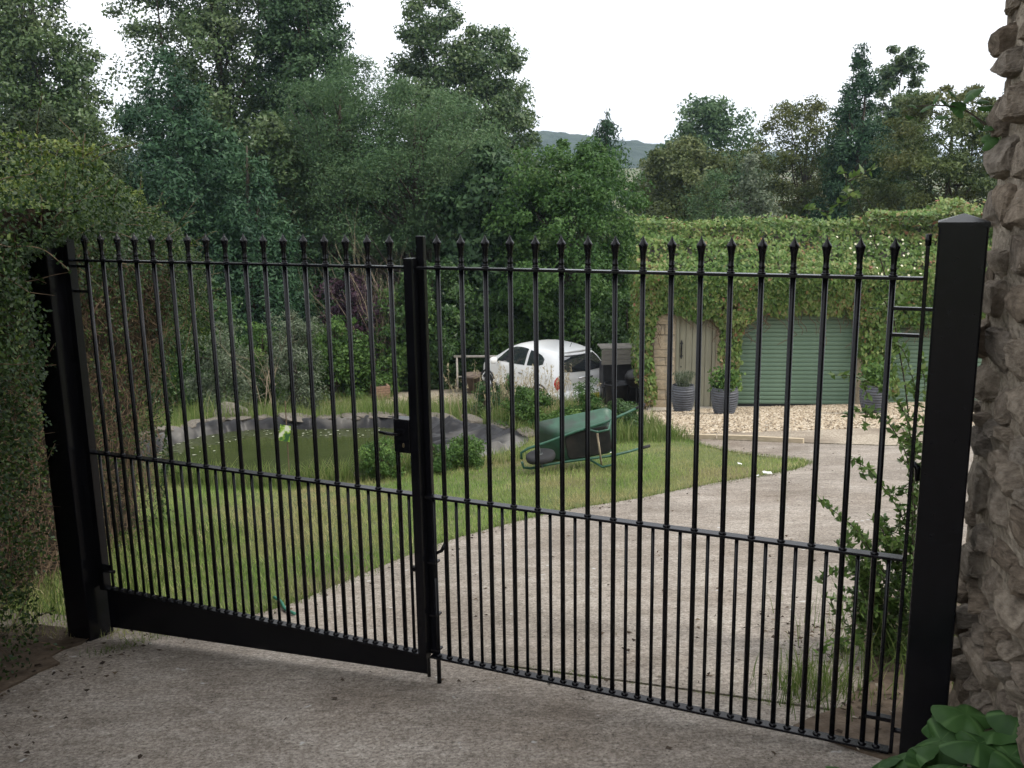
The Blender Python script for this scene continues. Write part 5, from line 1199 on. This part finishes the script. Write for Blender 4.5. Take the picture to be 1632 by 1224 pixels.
h = rng.uniform(.025, .06, n) * (.7 + .7 * pt_) * np.where(pond_q(X, Y) < 1.3, 1.5, 1)
setp(link('lawn_grass', blade_mesh('lawn_grass', X, Y, h, rng.uniform(.005, .009, n), .5, np.clip(rng.normal(.42, .2, n) + (fbm(np.c_[X * 1.7, Y * 1.7, 0 * X], 35, 3) - .5) * .9, 0, 1), rng, tri=True), M['lf_grass']), 'short mown lawn with dry patches beside the curved drive', 'grass', kind='stuff')
# longer grass: round the pond, on the bank behind it, at the edge of the gravel
Xs, Ys, Hs = [], [], []
def patch(n, x0, x1, y0, y1, hmin, hmax, cond=None):
    X = rng.uniform(x0, x1, n); Y = rng.uniform(y0, y1, n); k = pond_q(X, Y) > 1.03
    if cond is not None: k &= cond(X, Y)
    X, Y = X[k], Y[k]; f = fbm(np.c_[X * 1.5, Y * 1.5, 0 * X], 37, 3); Xs.append(X); Ys.append(Y); Hs.append((hmin + (hmax - hmin) * np.clip(f * 1.6 - .3, 0, 1)) * rng.uniform(.5, 1.1, len(X)))
patch(36000, -8, 1.6, 13.2, 19.5, .14, .6)
patch(16000, -6, .2, 9.3, 14.2, .06, .24, lambda X, Y: pond_q(X, Y) < 1.28)
patch(9000, -4.5, -.4, 9.3, 10.5, .08, .34, lambda X, Y: pond_q(X, Y) < 1.22)
patch(9000, -.4, 2.4, 11.8, 15.0, .12, .42, lambda X, Y: ~inpoly(X, Y, gravel_poly))
patch(6000, -7, -1.6, 4.6, 7.5, .05, .16, lambda X, Y: X < -2.1 - .0 * Y)
patch(7000, -9, -3, 17, 24, .15, .5)
patch(1500, .6, 2.2, 12.2, 13.6, .1, .3)
X, Y, h = np.concatenate(Xs), np.concatenate(Ys), np.concatenate(Hs); n = len(X)
setp(link('long_grass', blade_mesh('long_grass', X, Y, h, rng.uniform(.006, .012, n), .45, np.clip(rng.normal(.34, .24, n), 0, 1), rng), M['lf_long']), 'long rough grass with pale seed stalks round the pond', 'long grass', kind='stuff')
# grass creeping in at the joint, drive edge and below the right post
Xs, Ys, Hs = [], [], []
for k in range(26):
    u = rng.uniform(.3, 2.2); c = J0 + jd * u
    m_ = rng.integers(10, 40); Xs.append(c[0] + rng.normal(0, .03, m_)); Ys.append(c[1] + rng.normal(0, .012, m_)); Hs.append(rng.uniform(.01, .035, m_))
EP_ = np.array(EDGE); sel_ = rng.integers(0, len(EP_) - 1, 5200); tt_ = rng.random(5200)[:, None]; Q_ = EP_[sel_] * (1 - tt_) + EP_[sel_ + 1] * tt_; nz_ = fbm(np.c_[Q_ * 3.1, 0 * tt_], 45, 3); Q_ = Q_ + rng.normal(0, .035, Q_.shape) + ((nz_ - .45) * .16)[:, None] * np.array([[.5, -.8]])
Xs.append(Q_[:, 0]); Ys.append(Q_[:, 1]); Hs.append(rng.uniform(.015, .06, 5200))
pz = gpix(1290, 1150); m_ = 420; Xs.append(pz[0] + .1 + rng.normal(0, .1, m_)); Ys.append(pz[1] + .22 + rng.normal(0, .1, m_)); Hs.append(rng.uniform(.05, .2, m_))
m_ = 700; Xs.append(1.75 + rng.normal(0, .2, m_)); Ys.append(3.7 + rng.normal(0, .3, m_)); Hs.append(rng.uniform(.06, .25, m_))
X, Y, h = np.concatenate(Xs), np.concatenate(Ys), np.concatenate(Hs); n = len(X)
setp(link('weed_grass', blade_mesh('weed_grass', X, Y, h, rng.uniform(.003, .006, n), .6, np.clip(rng.normal(.3, .2, n), 0, 1), rng), M['lf_long']), 'tufts of weed grass by the slab joint and below the capped post', 'weeds', kind='stuff')
# earth at the foot of post and wall
ep = [gpix(*p)[:2] for p in ((1265, 1168), (1330, 1140), (1390, 1095))] + [(1.75, 4.6), (2.4, 4.5), (2.2, 3.2), (1.5, 2.75)]
ep = [tuple(p) for p in ep] + [tuple(gpix(1440, 1224)[:2] + np.array([0, .0])), tuple(gpix(1330, 1196)[:2])]
def ragged(poly, amp, seed, step=.08):                       # a natural, crumbled outline
    out = []; rr_ = np.random.default_rng(seed)
    for a, b_ in zip(poly, poly[1:] + poly[:1]):
        a, b_ = np.array(a), np.array(b_); k = max(1, int(np.linalg.norm(b_ - a) / step)); d = (b_ - a) / (np.linalg.norm(b_ - a) + 1e-9); nn = np.array([-d[1], d[0]])
        for i in range(k): out.append(tuple(a + (b_ - a) * i / k + nn * rr_.normal(0, amp)))
    return out
ep = ragged(ep, .014, 1)
sheet('earth_bed', ep, .02, M['earth'], res=.12, skirt=.03)
ep2 = [tuple(gpix(*p)[:2]) for p in ((0, 1110), (60, 1075), (110, 1040), (165, 1013))] + [(-2.6, 4.6), (-3.2, 3.6), (-2.9, 2.6), (-2.4, 2.2)]
ep2 = ragged(ep2, .022, 2)
sheet('hedge_bed', ep2, .018, M['earth'], res=.2, skirt=.02)

# ------------------------------------------------------------------ planting in front of the car
def shrub_at(name, label, cx, top, hw, Y, mat, n_cl, per, cl_r, leaf, seed, cat='shrub', **k):
    k.setdefault('c0', .02); k.setdefault('trunk_r', .02); k.setdefault('limbs', 10)
    return tree_px(name, label, cx, top, hw, Y, P_dome, M[mat], n_cl, per, cl_r, leaf, seed, cat=cat, **k)
shrub_at('box_shrub', 'dense dark green shrub between pond liner and wheelbarrow', 843, 622, 34, 12.6, 'lf_shrub', 90, 110, .13, .04, 81)
shrub_at('box_shrub', 'small clipped evergreen below the car bonnet', 808, 598, 20, 13.9, 'lf_laurel', 40, 100, .1, .035, 82)
shrub_at('box_shrub', 'low dark shrub by the car door', 772, 606, 16, 14.4, 'lf_laurel', 30, 100, .1, .035, 86)
shrub_at('fern_plant', 'light green ferny plant in front of the tail light', 938, 596, 18, 12.9, 'lf_cherry', 36, 80, .11, .045, 83, cat='plant', aspect=.35)
shrub_at('leafy_clump', 'leafy weed clump behind the upturned wheelbarrow tray', 895, 655, 28, 12.4, 'lf_shrub', 60, 110, .12, .04, 84, cat='plant')
shrub_at('box_shrub', 'dark bushy shrub under the raised barrow handle', 992, 640, 22, 12.7, 'lf_laurel', 60, 110, .11, .035, 85)
shrub_at('pond_plant', 'leafy weed clump at the front rim of the pond', 605, 700, 30, 9.75, 'lf_shrub', 50, 90, .09, .03, 87, cat='plant')
shrub_at('pond_plant', 'leafy weeds where pond liner meets the lawn', 742, 695, 24, 10.3, 'lf_shrub', 45, 90, .09, .03, 88, cat='plant')
shrub_at('pond_plant', 'grassy weed tuft leaning over the pond from its lawn side', 690, 708, 22, 9.9, 'lf_cherry', 36, 90, .08, .03, 89, cat='plant', aspect=.3)
# wispy seed stalks
rng = np.random.default_rng(55); st, lf = [], []
for k in range(120):
    px = rng.normal(850, 32) if k < 80 else rng.normal(800, 60); Y = rng.uniform(12.6, 14.2); b0 = at(px, 640, Y); b0[2] = float(g(b0[0], Y)); H = rng.uniform(.5, 1.0); d = rng.normal(0, .14, 2)
    p1 = b0 + np.array([d[0] * .4, d[1] * .4, H * .6]); p2 = b0 + np.array([d[0], d[1], H]); st += [[*b0, *p1, .003, .0025], [*p1, *p2, .0025, .002]]
    for j in range(14): lf.append(p1 + (p2 - p1) * rng.uniform(.55, 1.02) + rng.normal(0, .012, 3))
V, Fq = tubes_np(np.array(st), 3); V2, F2 = leaf_quads(np.array(lf), rng.normal(size=(len(lf), 3)), .05, .009, rng, up=np.array([[0, 0, 1.]]))
M['straw'] = mat_leaf('seed_heads', [(.3, .25, .15), (.42, .35, .22), (.5, .44, .3)], .3)
me = np_mesh('seed_grass', np.vstack([V, V2]), np.vstack([Fq, F2 + len(V)]), np.r_[np.full(len(Fq), .3), rng.random(len(F2))])
setp(link('seed_grass', me, M['straw']), 'tall straw coloured seed stalks in front of the car', 'grass', kind='stuff')

# ------------------------------------------------------------------ arching shrub behind the capped post
def leaf_me(name, L, W, fold=.25, n=5, droop=.15, lobes=0):
    vs, fs = [], []
    for i in range(n + 1):
        u = i / n; w_ = W / 2 * math.sin(PI * min(u ** .8 * .97 + .02, 1)) ** .8; zc = -droop * L * u * u
        if lobes: w_ *= 1 + .22 * math.sin(u * PI * lobes)
        vs += [(u * L, -w_, zc + fold * w_), (u * L, 0, zc), (u * L, w_, zc + fold * w_)]
    for i in range(n): a = i * 3; fs += [(a, a + 3, a + 4, a + 1), (a + 1, a + 4, a + 5, a + 2)]
    return MB().add(vs, fs).mesh(name)
sp_root = gpix(1425, 1105); spray = thing('firethorn_shrub', 'arching small leaved shrub growing behind the capped gate post', 'shrub', (sp_root[0] + .12, sp_root[1] + .1, float(g0(sp_root[0], sp_root[1]))))
org = np.array(spray.location[:]); rng = np.random.default_rng(61); st, lf, ln = [], [], []
def shoot(pix, Y0, Y1, r0=.0038, dens=1.0, root=True):
    P = [at(px, py, Y0 + (Y1 - Y0) * i / (len(pix) - 1)) for i, (px, py) in enumerate(pix)]
    if root: P = [org.copy()] + P
    P = np.array(smooth_poly(P, 7)); m = len(P)
    for i in range(m - 1): st.append([*P[i], *P[i + 1], r0 * (1 - .75 * i / m), r0 * (1 - .75 * (i + 1) / m)])
    L = np.r_[0, np.cumsum(np.linalg.norm(np.diff(P, axis=0), axis=1))]
    for s_ in np.arange(.12 if root else 0, L[-1], .0065 / dens):
        q = np.array([np.interp(s_, L, P[:, k]) for k in range(3)]); d = rng.normal(size=3); d[2] += .3; d /= np.linalg.norm(d)
        a = q + d * .016; lf.append(a); ln.append(d)
        if rng.random() < .05:                              # side twig
            d2 = rng.normal(size=3); d2 /= np.linalg.norm(d2); e = q + d2 * rng.uniform(.05, .12); st.append([*q, *e, .002, .0015])
            for _ in range(8): lf.append(q + (e - q) * rng.uniform(.2, 1.05) + rng.normal(0, .006, 3)); ln.append(rng.normal(size=3))
Ya, Yb_ = 3.75, 3.55
shoot([(1440, 960), (1400, 900), (1370, 850), (1330, 815), (1308, 797)], Ya, Yb_)
shoot([(1452, 900), (1440, 830), (1410, 780), (1380, 745), (1345, 728)], Ya, Yb_ + .1)
shoot([(1455, 850), (1448, 740), (1420, 680), (1390, 655), (1340, 660)], Ya, Ya)
shoot([(1458, 800), (1450, 690), (1430, 640), (1395, 615), (1360, 600), (1330, 598)], Ya, Ya)
shoot([(1455, 760), (1460, 640), (1440, 560), (1410, 540)], Ya, Ya)
shoot([(1440, 1000), (1410, 940), (1375, 920), (1330, 915), (1300, 925)], Ya, Yb_)
shoot([(1425, 1030), (1390, 985), (1350, 960), (1310, 950)], Ya, Yb_)
shoot([(1430, 1050), (1390, 1025), (1350, 1020), (1300, 1035)], Ya, Yb_)
shoot([(1460, 900), (1470, 760), (1475, 640), (1468, 560)], Ya, Ya)
shoot([(1450, 700), (1430, 540), (1408, 430), (1380, 350), (1352, 285), (1340, 262)], Ya + .1, Ya, dens=.45)
shoot([(1410, 480), (1425, 500), (1450, 470)], Ya, Ya, root=False); shoot([(1352, 290), (1375, 275), (1392, 270)], Ya, Ya, r0=.003, root=False); shoot([(1362, 310), (1330, 330), (1316, 345)], Ya, Ya, r0=.003, root=False)
for k in range(60):
    x, y = rng.uniform(1350, 1475), rng.uniform(830, 1080); shoot([(min(1470, x + 30), min(1090, y + 60)), (x + 10, y + 20), (x - rng.uniform(0, 30), y - rng.uniform(-10, 40))], Ya, Ya - rng.uniform(-.1, .15), r0=.004, root=False, dens=1.3)
V, Fq = tubes_np(np.array(st), 4); link('stems', np_mesh('stems', V - org, Fq), M['bark'], spray)
lf, ln = np.array(lf), np.array(ln); n = len(lf); L = rng.uniform(.026, .05, n)
V, Fq = leaf_quads(lf - org, np.cross(ln, rng.normal(size=ln.shape)) + [0, 0, .4], L, L * .42, rng, up=ln)
M['lf_spray'] = mat_leaf('firethorn_leaves', [(.04, .085, .02), (.07, .13, .03), (.11, .18, .045), (.18, .24, .075)], .4, rough=.4, spec=.35)
link('leaves', np_mesh('leaves', V, Fq, np.clip(rng.normal(.5, .22, n), 0, 1)), M['lf_spray'], spray)

# ------------------------------------------------------------------ broad leaved plant at the wall foot
def broad_leaf(name, R_, seed, lob=5):
    rng = np.random.default_rng(seed); vs = [(0, 0, 0)]; fs = []; n = 48; rings = 6
    for j in range(1, rings + 1):
        for k in range(n):
            a = 2 * PI * k / n; r = R_ * (1 + .07 * math.cos(lob * a) + .05 * math.sin(3 * a + seed)) * (1 - .38 * math.exp(-((a - PI) / .35) ** 2)); u = j / rings
            z = -.42 * R_ * u ** 2.2 + .16 * R_ * u + .05 * R_ * math.sin(2 * a + seed) * u * u + .045 * R_ * math.cos(lob * a) * u * u + .02 * R_ * math.cos(11 * a + seed) * u ** 3
            vs.append((r * u * math.cos(a), r * u * math.sin(a), z))
    for k in range(n): fs.append((0, 1 + k, 1 + (k + 1) % n))
    for j in range(rings - 1):
        for k in range(n): a, b_ = 1 + j * n + k, 1 + j * n + (k + 1) % n; fs.append((a, a + n, b_ + n, b_))
    me = MB().add(vs, fs).mesh(name); me.polygons.foreach_set('use_smooth', np.ones(len(fs), bool)); return me
def mat_broad():
    m, t, b = new_mat('broad_leaf_green'); n, l = t.nodes, t.links
    co = n.new('ShaderNodeTexCoord'); q = n.new('ShaderNodeTexNoise'); q.inputs['Scale'].default_value = 25; l.new(co.outputs['Object'], q.inputs['Vector']); oi = n.new('ShaderNodeObjectInfo')
    r = n.new('ShaderNodeValToRGB'); r.color_ramp.elements[0].color = (.02, .06, .014, 1); r.color_ramp.elements[1].color = (.055, .125, .03, 1)
    ad = n.new('ShaderNodeMath'); ad.operation = 'MULTIPLY_ADD'; ad.inputs[1].default_value = .5; l.new(oi.outputs['Random'], ad.inputs[0]); l.new(q.outputs['Fac'], ad.inputs[2]); su = n.new('ShaderNodeMath'); su.operation = 'SUBTRACT'; su.inputs[1].default_value = .25; l.new(ad.outputs[0], su.inputs[0])
    sep = n.new('ShaderNodeSeparateXYZ'); l.new(co.outputs['Object'], sep.inputs[0]); an = n.new('ShaderNodeMath'); an.operation = 'ARCTAN2'; l.new(sep.outputs[1], an.inputs[0]); l.new(sep.outputs[0], an.inputs[1])
    mu = n.new('ShaderNodeMath'); mu.operation = 'MULTIPLY'; mu.inputs[1].default_value = 2.5; l.new(an.outputs[0], mu.inputs[0]); cs = n.new('ShaderNodeMath'); cs.operation = 'COSINE'; l.new(mu.outputs[0], cs.inputs[0]); ab = n.new('ShaderNodeMath'); ab.operation = 'ABSOLUTE'; l.new(cs.outputs[0], ab.inputs[0])
    vr_ = n.new('ShaderNodeValToRGB'); vr_.color_ramp.elements[0].position = .965; vr_.color_ramp.elements[1].position = .998; l.new(ab.outputs[0], vr_.inputs[0])
    vm_ = n.new('ShaderNodeMix'); vm_.data_type = 'RGBA'; l.new(vr_.outputs[0], vm_.inputs[0]); l.new(r.outputs[0], vm_.inputs[6]); vm_.inputs[7].default_value = (.075, .15, .045, 1)
    l.new(su.outputs[0], r.inputs[0]); l.new(vm_.outputs[2], b.inputs['Base Color']); b.inputs['Roughness'].default_value = .55; b.inputs['Specular IOR Level'].default_value = .28
    tr = n.new('ShaderNodeBsdfTranslucent'); l.new(r.outputs[0], tr.inputs[0]); ms = n.new('ShaderNodeMixShader'); ms.inputs[0].default_value = .3; l.new(b.outputs[0], ms.inputs[1]); l.new(tr.outputs[0], ms.inputs[2]); l.new(ms.outputs[0], n['Material Output'].inputs['Surface'])
    bp = n.new('ShaderNodeBump'); bp.inputs['Strength'].default_value = .3; bp.inputs['Distance'].default_value = .004; l.new(q.outputs['Fac'], bp.inputs['Height']); l.new(bp.outputs[0], b.inputs['Normal'])
    return m
M['broad'] = mat_broad(); blm = [broad_leaf('leaf', .078, i) for i in range(4)]
for q in blm: q.materials.append(M['broad'])
pr = at(1545, 1225, 2.42); plant = thing('mallow_plant', 'low plant of broad scalloped leaves at the foot of the stone wall', 'plant', (pr[0], 2.42, float(g0(pr[0], 2.42))))
rnd = random.Random(3)
spots = [(1540, 1138, 2.5, 1.15), (1590, 1165, 2.42, 1.1), (1500, 1180, 2.46, 1.1), (1560, 1185, 2.36, 1.2), (1450, 1200, 2.44, 1.0), (1610, 1205, 2.3, 1.2), (1530, 1222, 2.32, 1.1), (1480, 1232, 2.36, .9), (1410, 1212, 2.46, .8), (1580, 1235, 2.26, 1.2), (1625, 1140, 2.4, 1.0), (1440, 1240, 2.34, .9), (1500, 1148, 2.52, .85), (1335, 1226, 2.55, .45), (1630, 1240, 2.2, 1.1)]
po = np.array(plant.location[:]); stm = []
for i, (px, py, Y, s_) in enumerate(spots):
    q = at(px, py, Y) - po; o = link('leaf', blm[i % 4], None, plant); o.location = q; o.scale = (s_, s_, s_); o.rotation_euler = (rnd.uniform(-.2, .75), rnd.uniform(-.5, .3), rnd.uniform(0, 6.28))
    b0 = np.array([rnd.uniform(-.05, .05), rnd.uniform(-.05, .05), -.02]); mid = (b0 + q) / 2 + np.array([0, 0, .02])
    MB().tube([b0, mid, q], [.004, .0035, .003], 6).build('stalk', M['lf_spray'], plant)
# vine shoot high on the wall
vr = at(1590, 215, 3.0); vine = thing('vine_shoot', 'vine shoot with bright leaves reaching out from the upper wall', 'climbing plant', vr); vm = broad_leaf('leaf', .03, 9, 3); vm.materials.append(M['broad'])
vp = [(1590, 215), (1560, 190), (1530, 172), (1495, 168), (1462, 170), (1440, 178)]
P = np.array(smooth_poly([at(px, py, 3.0 + .02 * i) for i, (px, py) in enumerate(vp)], 5)) - vr; MB().tube(P, [.004 - .003 * i / len(P) for i in range(len(P))], 5).build('stem', M['bark'], vine)
rnd = random.Random(9)
for i, (px, py, s_) in enumerate([(1548, 148, 1.1), (1560, 195, 1.0), (1530, 172, .95), (1510, 165, .7), (1500, 185, .7), (1490, 158, .55), (1475, 172, .6), (1455, 168, .5), (1575, 225, .9), (1572, 170, .8), (1520, 150, .6), (1565, 160, .7), (1450, 186, .4), (1582, 200, 1.0)]):
    o = link('leaf', vm, None, vine); o.location = at(px, py, 3.02 + rnd.uniform(-.04, .05)) - vr; o.scale = (s_,) * 3; o.rotation_euler = (rnd.uniform(.2, 1.4), rnd.uniform(-.6, .6), rnd.uniform(0, 6.28))

# ------------------------------------------------------------------ small things on the ground
ELAB = ('pale timber edging board of the gravel, touching the lawn', 'middle one of three pale timber edging boards along the gravel', 'pale timber edging board of the gravel at the end away from the lawn')
for i, (a, b_) in enumerate((((1090, 700), (1142, 701)), ((1144, 701), (1208, 703)), ((1210, 704), (1282, 708)))):
    A, B = gpix(*a), gpix(*b_); d = B - A; L = float(np.linalg.norm(d[:2]))
    o = MB().box(0, L, -.025, .025, -.03, .055).build('edging_board', M['edge'] if 'edge' in M else M.setdefault('edge', mat_noise('pale_timber', (.36, .29, .2), (.5, .42, .3), 8, rough=.9, stretch=(1, 8, 8))), bevel=.004); o.location = A + np.array([0, .02, .01]); o.rotation_euler = (0, -math.atan2(d[2], L), math.atan2(d[1], d[0]))
    setp(o, ELAB[i], 'edging board', 'timber boards along the gravel edge')
rng = np.random.default_rng(91)                                 # twigs, droppings and leaf scraps on the concrete
n = 260; PXd = rng.uniform(700, 1450, n); PYd = 712 + (1120 - 712) * rng.random(n) ** 1.3; C = []
for a, b_ in zip(PXd, PYd):
    q = gpix(a, b_)
    if not inpoly(np.array([q[0]]), np.array([q[1]]), lawn_poly)[0] and q[1] > 3.2: C.append(q + [0, 0, .016])
for k in range(12): q = gpix(rng.uniform(150, 1250), rng.uniform(1075, 1220)); C.append(q + [0, 0, .013])
for k in range(200): q = EP_[rng.integers(0, len(EP_))] + rng.normal(0, .09, 2) + [.03, -.05]; C.append(np.array([q[0], q[1], float(g0(*q)) + .014]))
for k in range(620): q = np.array([rng.uniform(1.15, 1.85), rng.uniform(2.9, 4.4)]) if k < 220 else np.array([rng.uniform(-3.0, -1.75), rng.uniform(2.3, 4.4)]); C.append(np.array([q[0], q[1], float(g0(*q)) + .024]))
C = np.array(C); n = len(C); s_ = rng.uniform(.004, .0105, (n, 1, 3)) * np.array([1.4, 1, .45]); V = OCT[None] * s_ + rng.normal(size=(n, 6, 3)) * .003 + C[:, None]
M['crumb'] = mat_leaf('ground_scraps', [(.03, .022, .016), (.07, .05, .035), (.12, .09, .06), (.3, .27, .22)], 0, rough=.95)
setp(link('ground_scraps', np_mesh('ground_scraps', V.reshape(-1, 3), (np.arange(n)[:, None, None] * 6 + OF[None]).reshape(-1, 3), np.repeat(rng.random(n) ** 2, 4)), M['crumb']), 'dark crumbs and dry scraps scattered over the concrete drive', 'debris', kind='stuff')
M['paper'] = mat_plain('white_scrap', (.6, .6, .57), .8)
for i, (px, py, s_, lab) in enumerate(((1222, 760, .045, 'crumpled white scrap by the lawn tip'), (1178, 745, .04, 'small white scrap lying in the lawn grass'), (972, 728, .06, 'white scrap under the wheelbarrow handle'), (1205, 765, .035, 'thin white scrap at the edge of the concrete'))):
    q = gpix(px, py); rr_ = np.random.default_rng(i); V = np.array([(x, y, .2 * rr_.random()) for x in np.linspace(-1, 1, 5) for y in np.linspace(-.6, .6, 4)]) * s_; V[:, 2] += .5 * s_
    o = link('paper_scrap', np_mesh('paper_scrap', V, [(i_ * 4 + j, (i_ + 1) * 4 + j, (i_ + 1) * 4 + j + 1, i_ * 4 + j + 1) for i_ in range(4) for j in range(3)]), M['paper']); o.location = q + [0, 0, .02]; o.rotation_euler = (.2, .1, i * 1.3); setp(o, lab, 'litter')
hp = [gpix(*p) + [0, 0, .022] for p in ((437, 958), (448, 965), (455, 978), (470, 985))]; setp(MB().tube(smooth_poly(hp, 5), .009, 8).build('hose_end', mat_plain('green_hose', (.03, .16, .11), .5), None, True), 'short loop of green hose at the lawn edge behind the gate', 'hose')

# ------------------------------------------------------------------ valley haze
hzb = MB().box(-1700, 1700, -60, 2650, -22, 75).build('haze', None); m = bpy.data.materials.new('valley_air'); m.use_nodes = True; m.node_tree.nodes.clear()
ou = m.node_tree.nodes.new('ShaderNodeOutputMaterial'); pv = m.node_tree.nodes.new('ShaderNodeVolumePrincipled'); pv.inputs['Density'].default_value = .00036; pv.inputs['Color'].default_value = (.6, .78, 1, 1); pv.inputs['Anisotropy'].default_value = .2
m.node_tree.links.new(pv.outputs[0], ou.inputs['Volume']); hzb.data.materials.append(m); setp(hzb, 'thin bluish valley air', 'haze', kind='stuff')
